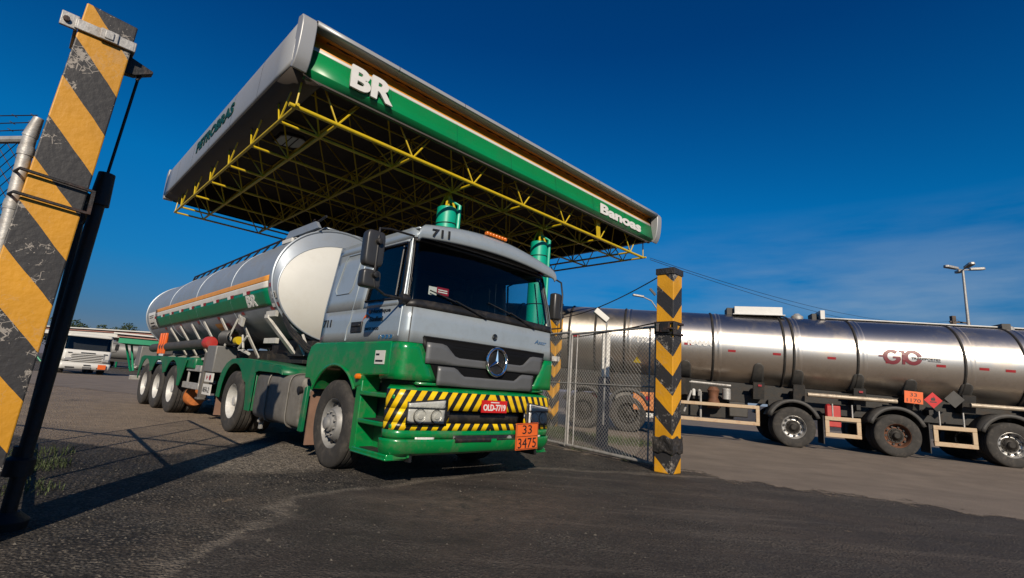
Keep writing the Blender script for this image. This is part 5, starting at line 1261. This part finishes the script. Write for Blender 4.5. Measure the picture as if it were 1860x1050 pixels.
# wires from the right post
def wire(name, a, b, label, sag=0.1, r=0.006, grp=None, n=14):
    a, b = Vector(a), Vector(b); m_ = MB()
    m_.tube([a.lerp(b, k/n) - Vector((0, 0, sag*4*(k/n)*(1-k/n))) for k in range(n+1)], r, 4)
    return tag(m_.build(name, 'black', smooth=0), label, 'cable', grp)
wire('guy_wire', (2.45, 8.0, 3.10), (1.40, 14.9, 3.25), 'thin black stay cable sloping from the chevron gate post to the distant striped post', 0.15, 0.012)
wire('guy_wire', (2.50, 8.2, 2.35), (-0.4, 13.5, 2.25), 'thin black cable hanging along the top of the mesh gate', 0.10, 0.012)

# ================================================================== long steel tank trailer on the right
TKt = thing('steel_tanker', (7.715, 13.54, 0), 2.854, 'long polished steel tank trailer with dark ring seams beyond the chevron gate post', 'tank trailer')
czk = lambda x: 2.66+0.028*x
RK = 1.07; YC = -1.22; ZG = 0.10
def sk_(x, deg, off=0.0, sg=1):
    a = radians(deg); return Vector((x, YC+sg*(RK+off)*cos(a), czk(x)+(RK+off)*sin(a)))
XA, XB = 10.2, -8.6
tkm = MB(); tkm.grid(lambda u, v: sk_(XA+(XB-XA)*u, 360*v), 60, 96); TKO = tkm.build('tank', 'steel_tank', TKt, smooth=60)
for x0, dx in ((XA, 0.35), (XB, -0.35)):
    h_ = MB(); h_.grid(lambda u, v: Vector((x0+dx*(1-u**2.4), YC+RK*0.99*u*cos(2*pi*v), czk(x0)+RK*0.99*u*sin(2*pi*v))), 10, 48); h_.build('tank_head', 'steel_tank', TKO, smooth=60)
for x in (7.9, 6.15, 5.35, 4.47, 1.97, 0.13, -0.10, -1.62, -3.97, -5.22, -7.0):
    b_ = MB(); b_.grid(lambda u, v: sk_(x-0.035+0.07*u, 360*v, (0.006, 0.028, 0.028, 0.006)[int(round(u*3))]), 3, 80); b_.build('ring_band', 'chassis', TKO, smooth=40)
for x in (4.32, 1.80, -0.24, -1.78, -4.13, -5.4):
    b_ = MB(); b_.grid(lambda u, v: sk_(x-0.06+0.12*u, -70+230*v, (0.0, 0.012, 0.012, 0.0)[int(round(u*3))]), 3, 60); b_.build('ring_band', 'steel_tank', TKO, smooth=40)
for k, x in enumerate((5.91, 5.0, 2.66, 1.48, 0.33, -1.0, -2.34, -3.45, -4.35, -4.88, -6.2)):
    b_ = MB(); b_.grid(lambda u, v: sk_(x-0.10+0.20*u, (-7 if k > 2 else -1)-1.5+3.4*v, 0.006), 2, 2); b_.build('red_reflector', 'red', TKO, smooth=0)
kf = lambda x0, z0: (lambda u, v, ww: (lambda x, z: Vector((x, YC+math.sqrt(max(0.01, (RK+0.014+ww)**2-(z-czk(x))**2)), z)))(x0-u, z0+v-0.03*u))
lettering('tank_name', 'TRAM', 0.3, kf(4.16, 2.70), 'text_white', TKO, width=0.80, height=0.17, bold=0.014, sub=True)
lettering('tank_name', 'RAMA', 0.3, kf(2.66, 2.69), 'text_white', TKO, width=0.66, height=0.17, bold=0.014, sub=True)
# G10 emblem
gg = MB()
def ring(cx_, cz__, r0, r1, a0, a1, n=40):
    f_ = kf(cx_, cz__)
    gg.grid(lambda u, v: f_((r0+(r1-r0)*v)*cos(radians(a0+(a1-a0)*u)), (r0+(r1-r0)*v)*sin(radians(a0+(a1-a0)*u)), 0.0), n, 2)
def rect(cx_, cz__, u0, u1, v0, v1):
    f_ = kf(cx_, cz__); gg.grid(lambda u, v: f_(u0+(u1-u0)*u, v0+(v1-v0)*v, 0.001), 4, 3)
GX, GZ = -2.39, 2.62
ring(GX, GZ, 0.108, 0.20, 45, 350); rect(GX, GZ, 0.02, 0.185, -0.04, 0.01); rect(GX, GZ, -0.30, -0.14, -0.02, 0.02)
rect(GX, GZ, 0.22, 0.285, -0.18, 0.18); rect(GX, GZ, 0.17, 0.24, 0.13, 0.18)
ring(GX-0.46, GZ, 0.108, 0.20, 10, 345)
gg.build('emblem_lettering', 'text_red', TKO, smooth=0)
lettering('emblem_subtitle', 'TRANSPORTES', 0.1, kf(GX-0.43, GZ-0.045), 'text_black', TKO, width=0.62, height=0.055, bold=0.001)
f_ = kf(GX-0.78, GZ-0.085); q = MB(); q.grid(lambda u, v: f_(0.28*u, 0.012*v, 0.001), 6, 1); q.build('emblem_underline', 'text_black', TKO, smooth=0)
# things on top
zt2 = lambda x: czk(x)+RK
def top_item(name, x0, x1, h, m_, y=YC, wd=0.5, z=0.0):
    b_ = MB(); b_.box(((x0+x1)/2, y, zt2((x0+x1)/2)+h/2+z-0.03), (abs(x1-x0), wd, h)); return b_.build(name, m_, TKO, bevel=0.012)
top_item('overturn_box', 1.30, 0.0, 0.27, 'white_box', YC+0.1, 0.55); top_item('box_lid', 1.36, -0.05, 0.03, 'white_box', YC+0.35, 0.28, 0.0); top_item('box_end', 1.50, 1.32, 0.22, 'dark_fender', YC, 0.5)
top_item('top_guard', -0.98, -1.10, 0.26, 'white_box', YC+0.1, 0.5); top_item('top_guard', -0.80, -0.94, 0.18, 'dark_fender', YC, 0.4)
for x in (-0.45, -5.45, 3.3, 6.7): 
    b_ = MB(); b_.lathe([(0.16, -0.03), (0.16, 0.06), (0.10, 0.10), (0.06, 0.14), (0, 0.15)], (x, YC+0.05, zt2(x)), 'z', 20); b_.build('manhole_cover', 'galv', TKO)
cw = MB(); cw.grid(lambda u, v: Vector((-1.15-5.6*u, YC-0.25+0.4*v, zt2(-1.15-5.6*u)+0.03)), 10, 1); cw.build('catwalk', 'white_box', TKO, solid=0.03)
top_item('vent_box', -5.25, -5.45, 0.16, 'dark_fender')
# frame, cradles and running gear
fr_ = MB()
for sy in (-0.75, -1.70): fr_.box((0.4, sy, 1.28+0.0), (18.5, 0.12, 0.22))
for x in [-8+1.6*k for k in range(12)]: fr_.box((x, YC, 1.25), (0.1, 1.9, 0.14))
fr_.box((0.4, -1.22, 1.60), (17.5, 0.9, 0.46)); fr_.box((-3.5, -0.62, 1.15), (8.0, 0.1, 0.3)); fr_.box((-2.9, -0.9, 0.98), (6.6, 0.5, 0.3))
fr_.build('trailer_frame', 'chassis', TKt, bevel=0.008)
for x, zz in ((0.78, 2.12), (-0.22, 2.0), (-1.65, 1.98), (-2.84, 1.91), (-4.03, 1.89), (-5.5, 1.85), (2.7, 2.1), (4.9, 2.1), (6.6, 2.1)):
    b_ = MB(); a0 = math.degrees(math.asin((zz+0.16-czk(x))/RK)); hw_ = 0.12
    def cf(u, v, x=x, a0=a0):
        dg = a0 + (-62-a0)*v; wv = hw_*(math.sqrt(max(0, 1-(1-min(1, v*5))**2))*0.9+0.1) * (1+0.5*v)
        return sk_(x - wv + 2*wv*u, dg, 0.025)
    b_.grid(cf, 6, 18); bo_ = b_.build('cradle_saddle', 'dark_fender', TKt, solid=0.03, smooth=60)
    k_ = MB(); k_.box((x, -0.35, 1.52), (0.28, 0.10, 0.46), rx=-0.2); k_.box((x, YC+0.3, 1.45), (0.26, 1.0, 0.26)); k_.build('cradle_leg', 'chassis', TKt)
    if x in (0.78, -1.65): MB().box((x-0.02, -0.27, 1.66), (0.09, 0.04, 0.05)).build('side_lamp', 'red', TKt)
for k, (x, rm_) in enumerate(((0, 'rim_chrome'), (-2.34, 'rim_rust'), (-4.68, 'rim_chrome'), (-7.02, 'rim_chrome'), (4.3, 'hub_dark'), (5.6, 'hub_dark'), (8.2, 'rim_chrome'))):
    for sy in (-0.15, -0.48, -1.98, -2.30):
        wheel(TKt, (x, sy, 0.52+ZG), 'trailer', rm_, side=1 if sy > -1 else -1)
    for sy in (-0.30, -2.12):
        f_ = MB(); f_.grid(lambda u, v: Vector((x+0.62*cos(radians(18+144*u))*1.03, sy-0.29+0.58*v, 0.60+ZG+0.62*sin(radians(18+144*u)))), 18, 2)
        fo = f_.build('wheel_fender', 'dark_fender', TKt, solid=0.02, smooth=60)
        sg = 1 if sy > -1 else -1; yy = sy+sg*0.30
        fr2 = MB(); fr2.add([Vector((x+r_*cos(radians(18+9*j)), yy, 0.60+ZG+r_*sin(radians(18+9*j)))) for j in range(17) for r_ in (0.56, 0.645)], [(2*j, 2*j+1, 2*j+3, 2*j+2) for j in range(16)])
        fr2.build('fender_rim', 'dark_fender', fo, solid=0.012)
    MB().tube([(x, -0.3, 0.52+ZG), (x, -2.1, 0.52+ZG)], 0.08, 8).build('axle', 'chassis', TKt)
    MB().box((x-0.72, -0.36, 0.62), (0.02, 0.5, 0.72)).build('mudflap', 'black', TKt)
# guard rails
def guard(x0, x1, z0, z1, th=0.09, nm='side_guard', y=-0.10):
    b_ = MB(); 
    for z in (z0, z1): b_.box(((x0+x1)/2, y, z), (abs(x1-x0)+th, 0.05, th))
    for x in (x0, x1): b_.box((x, y-0.001, (z0+z1)/2), (th, 0.048, abs(z1-z0)-th))
    return b_.build(nm, 'cream_rail', TKt, bevel=0.01)
guard(0.86, 3.3, 0.62, 1.06); guard(-0.80, -1.52, 0.50, 0.92, 0.10); guard(-3.18, -3.98, 0.50, 0.90, 0.10); guard(-5.55, -6.3, 0.50, 0.90, 0.1)
for x in (-0.95, -1.4, -3.3, -3.8): MB().tube([(x, -0.13, 0.9), (x, -0.13, 1.3)], 0.02, 6).build('guard_bracket', 'galv', TKt)
for x0, x1 in ((-0.38, -2.42), (-3.98, -6.6), (-6.8, -8.4)):
    MB().tube([(x0, -0.14, 1.50-0.0), (x1, -0.14, 1.47+0.035*x1*0.0)], 0.055, 14).build('hose_tube', 'pipe_cream', TKt)
ex = MB(); ex.lathe([(0.0, 0.0), (0.09, 0.0), (0.09, 0.5), (0.05, 0.56), (0, 0.58)], (-0.88, -0.22, 0.72), 'z', 18); exo = ex.build('extinguisher', 'red', TKt)
MB().box((-0.98, -0.18, 0.98), (0.32, 0.10, 0.55)).build('extinguisher_box', 'red_cap', TKt, bevel=0.02)
# clutter between guard and tank
cb = MB(); cb.lathe([(0.11, 0), (0.11, 0.28), (0.09, 0.30), (0, 0.3)], (1.62, -0.25, 1.22), 'z', 16); cb.build('steel_canister', 'galv', TKt)
cb = MB(); cb.lathe([(0.16, 0), (0.18, 0.15), (0.12, 0.3), (0.15, 0.45), (0.17, 0.5), (0.10, 0.6)], (1.95, -0.40, 0.95), 'z', 16); cb.build('valve_body', 'rim_rust', TKt)
cb = MB(); cb.tube([(2.3, -0.3, 1.4), (2.3, -0.3, 0.65)], 0.03, 8); cb.tube([(2.55, -0.3, 1.4), (2.75, -0.25, 0.8)], 0.03, 8); cb.tube([(1.5, -0.3, 1.6), (2.6, -0.3, 1.65)], 0.035, 8); cb.build('pipe_work', 'galv', TKt)
MB().box((2.3, -1.3, 0.98), (1.9, 0.8, 0.62)).build('equipment_box', 'chassis', TKt, bevel=0.03); MB().box((1.25, -0.95, 1.0), (0.5, 0.5, 0.5)).build('equipment_box', 'dark_fender', TKt, bevel=0.03)
for k in range(5): MB().lathe([(0.05, 0), (0.05, 0.16), (0.02, 0.2)], (2.95-0.16*k, -0.55, 1.27), 'z', 10).build('bottle_valve', 'white_box' if k % 2 else 'galv', TKt)
cb = MB(); cb.tube([(3.4, -0.7, 0.85), (4.6, -0.7, 0.85)], 0.26, 16); cb.build('air_reservoir', 'chassis', TKt)
M['rear_orange'] = mat('faded_orange_panel', (0.60, 0.22, 0.06), 0.6, 0, 0.2, 5, dirt=((0.10, 0.06, 0.04), 0.6, 6))
MB().box((3.85, -0.06, 1.0), (0.62, 0.10, 0.52)).build('rear_panel', 'rear_orange', TKt, bevel=0.02); MB().box((4.45, -0.10, 1.12), (0.45, 0.10, 0.26)).build('rear_panel', 'worn_tank', TKt, bevel=0.02); MB().box((3.8, -0.06, 0.62), (0.42, 0.04, 0.12)).build('number_plate', 'white', TKt)
for x, z in ((5.05, 1.52), (5.25, 1.05), (5.25, 0.8), (3.75, 1.08)): MB().lathe([(0.0, 0.03), (0.075, 0.02), (0.08, 0)], (x, -0.14 if x > 4 else -0.01, z), 'y', 14).build('tail_lamp', 'red', TKt)
MB().box((5.25, -0.19, 0.85), (0.26, 0.08, 0.6)).build('lamp_bracket', 'rear_orange', TKt, bevel=0.02)
tr3 = MB(); tr3.add([sk_(4.2, -38, 0.01), sk_(3.95, -38, 0.01), sk_(4.08, -27, 0.01)], [(0, 1, 2)]); tr3.build('yellow_triangle', 'truss', TKO, smooth=0)
# placards
def plac(name, x, z, w__, h, m_, rot=0, y=-0.06):
    f = lambda u, v, ww: Vector((x-(u*cos(rot)-v*sin(rot)), y+ww, z+u*sin(rot)+v*cos(rot)))
    b_ = MB(); b_.add([f(a, c, o) for o in (-0.015, 0) for a, c in ((-w__/2, -h/2), (w__/2, -h/2), (w__/2, h/2), (-w__/2, h/2))], [(3, 2, 1, 0), (4, 5, 6, 7), (0, 1, 5, 4), (1, 2, 6, 5), (2, 3, 7, 6), (3, 0, 4, 7)])
    return b_.build(name, m_, TKt, smooth=0), f
po, f = plac('hazard_plate', -2.76, 1.60, 0.40, 0.30, 'plate_orange', -0.06)
lettering('hazard_number', '33', 0.1, lambda u, v, ww: f(u-0.08, v+0.02, ww), 'text_black', po, width=0.15, height=0.09)
lettering('substance_number', '1170', 0.1, lambda u, v, ww: f(u-0.15, v-0.12, ww), 'text_black', po, width=0.30, height=0.09)
po, f = plac('flammable_diamond', -3.17, 1.56, 0.28, 0.28, 'plate_red', pi/4)
f2_ = lambda u, v, ww: f((u+v)*0.7071, (-u+v)*0.7071, ww)
fm = MB(); fm.add([f2_(a, b, 0.003) for a, b in ((-0.04, -0.01), (0.04, -0.01), (0.05, 0.03), (0.015, 0.10), (0.01, 0.05), (-0.02, 0.07), (-0.05, 0.03))], [(0, 1, 2, 3, 4, 5, 6)]); fm.add([f2_(a, b, 0.003) for a, b in ((-0.07, -0.055), (0.07, -0.055), (0.07, -0.03), (-0.07, -0.03))], [(0, 1, 2, 3)])
fm.build('flame_symbol', 'text_black', po, smooth=0)
plac('blank_diamond', -3.62, 1.62, 0.30, 0.30, 'dark_fender', pi/4)

# ================================================================== far things
def lamp_mast(loc, h, label):
    t = thing('street_lamp', loc, 0, label, 'street lamp')
    MB().tube([(0, 0, 0), (0, 0, h)], [0.16, 0.09], 12).build('pole', 'galv', t)
    for a in (radians(185), radians(-8), radians(60), radians(250)):
        d = Vector((cos(a), sin(a), 0)); h_ = MB()
        h_.tube([(0, 0, h), d*0.5+Vector((0, 0, h+0.03))], 0.05, 6)
        q = Matrix.Translation(d*1.05+Vector((0, 0, h+0.12))) @ Matrix.Rotation(a, 4, 'Z') @ Matrix.Rotation(-0.08, 4, 'Y')
        h_.T = q; h_.prism([(-0.55, -0.16), (0.45, -0.22), (0.6, -0.1), (0.6, 0.1), (0.45, 0.22), (-0.55, 0.16)], 'xy', -0.09, 0.10)
        h_.build('lamp_head', 'galv', t, bevel=0.03)
    return t
lamp_mast((37.4, 40, 0), 13.45, 'tall lamp mast with four flat heads beyond the steel tank trailer')
up = thing('utility_pole', (36.7, 40.6, 0), 0, 'short dark utility pole with a crossarm beside the lamp mast', 'utility pole')
MB().box((0, 0, 4.8), (0.32, 0.30, 9.6)).build('pole', 'wood_pole', up, bevel=0.03)
MB().box((0.55, 0, 9.1), (1.7, 0.12, 0.12)).build('crossarm', 'wood_pole', up); MB().box((0.55, 0, 8.6), (1.2, 0.1, 0.1)).build('crossarm', 'wood_pole', up)
cl_ = thing('street_lamp', (10.6, 35, 0), 0, 'slim street lamp with one curved arm showing left of the striped gate post', 'street lamp')
MB().tube([(0, 0, 0), (0, 0, 6.6), (-0.15, 0, 7.3), (-0.6, 0, 7.9), (-1.2, 0, 8.15)], [0.09, 0.07, 0.06, 0.05, 0.045], 8).build('pole', 'galv', cl_)
MB().box((-1.55, 0, 8.2), (0.8, 0.25, 0.14), ry=0.1).build('lamp_head', 'galv', cl_, bevel=0.04)
for k, (za, zb) in enumerate(((5.10, 9.3), (5.05, 8.75))):
    wire('power_line', (3.95, 14.05, za), (37.0, 40.5, zb), ('upper', 'lower')[k]+' thin power line running from the canopy corner to the utility pole', 0.9, 0.008, 'power lines', 30)
for k, (za, zb) in enumerate(((9.2, 9.6), (8.7, 9.0), (8.2, 8.3))):
    wire('power_line', (37.0, 40.5, za), (62, 52, zb), ('highest', 'middle', 'lowest')[k]+' power line leaving the utility pole towards the right edge', 0.5, 0.02, 'power lines', 20)

# white cab-over truck at the far left
wt = thing('white_truck', (-26.57, 32.04, -0.06), radians(-49-1.5), 'white cab-over truck with slatted grille facing the camera in the yard at the left', 'truck')
wt.rotation_euler = (0, 0, -0.72)
WF = [(0.3, 1.0), (1.3, 1.02), (1.5, 1.0), (2.35, 0.80), (2.6, 0.7)]; WW = [(0.3, 1.2), (2.6, 1.12)]
def wcon(s, z, off=0): return contour(s, z, off, WF, WW, R=0.16, crown=0.04, rear=-0.9)
m_ = MB(); patch(0, 6, 0.85, 1.52, 0, 60, 3, m_, con=wcon); patch(0, 6, 2.33, 2.5, 0, 60, 1, m_, con=wcon)
for fl in (False, True): patch(0, 0.35, 1.52, 2.33, 0, 4, 3, m_, con=wcon, flip=fl); patch(0.9, 1.25, 1.52, 2.33, 0, 4, 3, m_, con=wcon, flip=fl)
m_.grid(lambda u, v: Vector((-0.9+1.62*u, -1.12+2.24*v, 2.5+0.06*sin(pi*v)*min(1, 6*min(u, 1-u)))), 8, 8)
m_.box((-0.92, 0, 1.6), (0.04, 2.2, 1.7))
wb = m_.build('cab', 'white', wt, solid=0.02, smooth=50)
m_ = MB(); patch(1.25, 4.75, 1.52, 2.33, -0.02, 40, 3, m_, con=wcon); m_.build('windscreen', 'glass', wb, smooth=60)
for fl in (False, True): patch(0.35, 0.9, 1.52, 2.33, -0.02, 6, 3, con=wcon, flip=fl).build('side_window', 'glass', wb, smooth=60)
MB().box((-0.3, 0, 1.7), (1.0, 2.0, 1.3)).build('interior', 'seat', wb)
m_ = MB(); patch(0.95, 5.05, 0.36, 0.74, 0.05, 50, 2, m_, con=wcon); m_.grid(lambda u, v: Vector((0.6+0.4*v, -1.1+2.2*u, 0.745)), 4, 2); wbb = m_.build('bumper', 'white', wt, solid=0.04)
m_ = MB(); patch(2.25, 3.75, 0.80, 1.30, 0.012, 20, 4, m_, con=wcon); wg = m_.build('grille', 'black', wb, solid=0.02)
for k in range(5): m_ = MB(); patch(2.2, 3.8, 0.83+0.10*k, 0.88+0.10*k, 0.035, 20, 1, m_, con=wcon); m_.build('grille_slat', 'white', wg, solid=0.02)
m_ = MB(); m_.box((1.03, 0, 1.36), (0.03, 0.7, 0.05)); m_.build('grille_badge', 'black', wb)
for sy in (-1, 1):
    m_ = MB(); m_.box((0.99, sy*0.9, 0.94), (0.08, 0.34, 0.18)); m_.build('headlight', 'rim_chrome', wb, bevel=0.02)
    m_ = MB(); m_.box((1.02, sy*0.86, 1.33), (0.02, 0.2, 0.05)); m_.build('intake_slot', 'black', wb)
    m_ = MB(); m_.box((1.06, sy*0.75, 0.46), (0.04, 0.42, 0.06)); m_.build('bumper_slot', 'black', wbb)
    m_ = MB(); m_.tube([(0.7, sy*1.15, 2.1), (0.9, sy*1.38, 2.1), (0.9, sy*1.38, 1.55), (0.85, sy*1.18, 1.5)], 0.02, 5); mo = m_.build('mirror_arm', 'black', wb); MB().box((0.88, sy*1.38, 1.85), (0.08, 0.2, 0.4)).build('mirror_housing', 'black', mo, bevel=0.02)
    wheel(wt, (-0.25, sy*1.0, 0.5), 'front', 'rim_white', side=sy)
    m_ = MB(); m_.prism([(-0.9, 0.86), (-0.85, 0.5), (-0.78, 0.86), (-0.5, 1.06), (0.0, 1.06), (0.28, 0.8), (0.34, 0.4), (0.75, 0.4), (0.8, 0.86)], 'xz', *sorted((sy*1.0, sy*1.2))); m_.build('side_skirt', 'white', wb)
MB().box((1.12, 0.78, 0.55), (0.03, 0.40, 0.28)).build('hazard_plate', 'plate_orange', wbb); MB().box((1.10, 0.05, 0.46), (0.03, 0.4, 0.13)).build('licence_plate', 'toolbox', wbb); MB().box((1.09, 0.05, 0.62), (0.03, 0.34, 0.05)).build('step_slot', 'black', wbb)
m_ = MB()
for sy in (-1, 1): m_.box((-3.0, sy*0.4, 0.85), (6, 0.1, 0.25))
m_.build('chassis', 'chassis', wt)
MB().box((-3.2, 0, 1.05), (4.2, 2.2, 0.14)).build('flatbed', 'toolbox', wt, bevel=0.02)
for x in (-3.4, -4.7):
    for sy in (-1, 1): wheel(wt, (x, sy*1.0, 0.5), 'dual', 'rim_white', side=sy)

# far loading canopies and parked things
def low_canopy(loc, rz, L, W, h, label, col='far_green', nm='loading_canopy'):
    t = thing(nm, loc, rz, label, 'canopy', 'long low canopies beyond the yard')
    MB().box((0, 0, h+0.62), (L, W, 0.25)).build('roof', 'roof_pink', t); MB().box((0, 0, h+0.80), (L+0.5, W+0.5, 0.12)).build('roof_edge', 'white', t)
    MB().box((0, 0, h+0.22), (L-0.3, W-0.3, 0.5)).build('fascia', col, t)
    for k in range(2 if L < 8 else 4):
        nk = 1 if L < 8 else 3
        for sy in (-1, 1): MB().tube([(-L*0.3+L*0.6*k/nk, sy*W*0.1, 0), (-L*0.42+L*0.84*k/nk, sy*W*0.22, h)], 0.10, 8).build('column', 'far_green', t)
    return t
low_canopy((-35.2, 51.0, 0), radians(30), 5.6, 9, 2.55, 'nearer long canopy with green fascia standing right of the white truck')
low_canopy((-52, 66, 0), radians(-12), 30, 9, 3.6, 'long pale canopy stretching behind the white truck roof', 'white')
low_canopy((-22, 78, 0), radians(0), 34, 9, 4.3, 'farthest long canopy, mostly hidden behind the tank truck', 'wall_grey')
cols = ['white', 'tank_silver', 'white', 'tank_silver', 'toolbox', 'white', 'tank_silver']
for k, (x, y, a) in enumerate(((-30, 52, 10), (-25.5, 55, -10), (-20.5, 53.5, 5), (-15, 56, -15), (-44, 58, 20), (-9, 58, 10), (-35, 60, 0))):
    words = ['white', 'silver', 'second white', 'second silver', 'grey', 'rightmost white', 'rearmost silver'][k]
    t = thing('parked_tanker', (x, y, 0), radians(a), words+' tank wagon parked under the far green canopies', 'tank wagon', 'tank wagons parked in the far yard')
    MB().lathe([(0, -3.4), (0.9, -3.3), (1.0, -3.1), (1.0, 3.1), (0.9, 3.3), (0, 3.4)], (0, 0, 2.0), 'x', 24).build('tank', cols[k], t, smooth=40)
    MB().box((0, 0, 0.9), (8, 0.9, 0.3)).build('chassis', 'chassis', t)
    m_ = MB(); m_.box((4.7, 0, 1.7), (1.7, 2.3, 2.0)); co_ = m_.build('cab', cols[(k+2) % 7], t, bevel=0.12)
    MB().box((5.56, 0, 2.15), (0.04, 2.0, 0.75)).build('windscreen', 'black', co_); MB().box((4.9, 0, 2.2), (0.9, 2.34, 0.6)).build('side_window', 'black', co_)
    for xx in (-2.6, -1.3, 1.8, 4.6):
        for sy in (-1, 1): wheel(t, (xx, sy*0.95, 0.5), 'dual', 'rim_white', side=sy)

# trees beyond the yard
def tree(loc, h, wd, label, seed, leafn=1500):
    rnd = random.Random(seed)
    t = thing('tree', loc, 0, label, 'tree', 'trees beyond the yard')
    tk_ = MB(); tk_.tube([(0, 0, 0), (0.1, 0, h*0.3), (0.05, 0.1, h*0.6), (0, 0, h*0.85)], [h*0.035, h*0.028, h*0.018, h*0.006], 8)
    for k in range(6):
        a = rnd.uniform(0, 6.28); z = h*rnd.uniform(0.3, 0.6); tk_.tube([(0, 0, z), (wd*0.22*cos(a), wd*0.22*sin(a), z+h*0.12), (wd*0.38*cos(a), wd*0.38*sin(a), z+h*0.2)], [h*0.014, h*0.009, h*0.004], 5)
    tk_.build('trunk', 'bark', t)
    cr_ = MB(); clumps = [(rnd.uniform(-wd*0.4, wd*0.4), rnd.uniform(-wd*0.4, wd*0.4), h*rnd.uniform(0.42, 0.93), rnd.uniform(0.12, 0.22)*h) for _ in range(16)]
    for _ in range(leafn):
        cx_, cy_, cz__, r_ = rnd.choice(clumps); d = Vector((rnd.gauss(0, 1), rnd.gauss(0, 1), rnd.gauss(0, 0.8))).normalized()*r_*rnd.uniform(0.5, 1.05)
        p = Vector((cx_, cy_, cz__))+d; s_ = h*rnd.uniform(0.018, 0.036); n1 = Vector((rnd.gauss(0, 1), rnd.gauss(0, 1), rnd.gauss(0, 1))).normalized(); n2 = n1.orthogonal().normalized()
        n3 = n1.cross(n2); cr_.add([p+n2*s_, p+n3*s_*0.6, p-n2*s_, p-n3*s_*0.6], [(0, 1, 2, 3)])
    cr_.build('crown', 'leaf_tree', t, smooth=0); return t
tl_ = [(-118, 121, 11, 15), (-109, 124, 10.5, 14), (-101, 128, 10, 13), (-128, 118, 9, 15), (-94, 132, 8.5, 12), (-140, 112, 12, 14), (-86, 136, 7.5, 12), (-78, 140, 6.5, 12)]
words = ['tallest dark tree showing behind the white truck roof', 'dark rounded tree just right of the tallest one', 'third dark tree, above the windscreen of the white truck', 'leafy tree half hidden by the striped post', 'small tree at the right end of the dark group', 'dark tree left of the striped post', 'low bushy tree beyond the pale roofs', 'lowest distant tree beyond the pale roofs']
for k, (x, y, h, w__) in enumerate(tl_): tree((x, y, 0), h, w__, words[k], 40+k, 2400)

# ================================================================== grass and debris
def tufts(name, spots, label_seed, hmin=0.05, hmax=0.16):
    rnd = random.Random(label_seed); g = MB()
    for (cx_, cy_, rad, n) in spots:
        for _ in range(n):
            a = rnd.uniform(0, 6.28); r_ = rad*math.sqrt(rnd.random()); x = cx_+r_*cos(a); y = cy_+r_*sin(a); h = rnd.uniform(hmin, hmax); b_ = rnd.uniform(0, 6.28); l = h*rnd.uniform(0.2, 0.9); w_ = 0.004
            z = gh(x, y); q = Vector((-sin(b_), cos(b_), 0))*w_
            p0 = Vector((x, y, z)); p1 = p0+Vector((cos(b_)*l*0.4, sin(b_)*l*0.4, h*0.7)); p2 = p0+Vector((cos(b_)*l, sin(b_)*l, h))
            g.add([p0-q, p0+q, p1+q*0.8, p1-q*0.8, p2], [(0, 1, 2, 3), (3, 2, 4)])
    return tag(g.build(name, 'leaf', smooth=0), kind='stuff')
tufts('grass', [(-4.6, 5.2, 0.35, 230), (-5.1, 5.9, 0.3, 160), (-3.8, 4.3, 0.25, 90)], 3, 0.03, 0.09)
tufts('grass', [(1.9, 12.4, 0.9, 1500), (1.2, 13.5, 0.8, 1300), (2.9, 12.0, 0.7, 700), (1.6, 10.2, 0.25, 120), (2.3, 9.1, 0.2, 100)], 5, 0.04, 0.13)
# loose stones as ground litter
rnd = random.Random(11); st = MB()
for _ in range(4200):
    x = rnd.uniform(-5.2, 1.6); y = rnd.uniform(2.2, 9.5)
    if x > -1.6 and rnd.random() < 0.8: continue
    s_ = rnd.uniform(0.003, 0.011)*(1.7 if rnd.random() < 0.05 else 1); z = gh(x, y)
    vs = [Vector((x+s_*cos(a)*rnd.uniform(0.7, 1.2), y+s_*sin(a)*rnd.uniform(0.7, 1.2), z)) for a in (0, 1.57, 3.14, 4.71)] + [Vector((x+rnd.uniform(-0.3, 0.3)*s_, y+rnd.uniform(-0.3, 0.3)*s_, z+s_*rnd.uniform(0.6, 1.1)))]
    st.add(vs, [(0, 1, 4), (1, 2, 4), (2, 3, 4), (3, 0, 4)])
M['stone'] = mat('loose_stone', (0.10, 0.088, 0.072), 0.9, 0, 0.75, 9)
tag(st.build('loose_gravel', 'stone', smooth=0), kind='stuff')
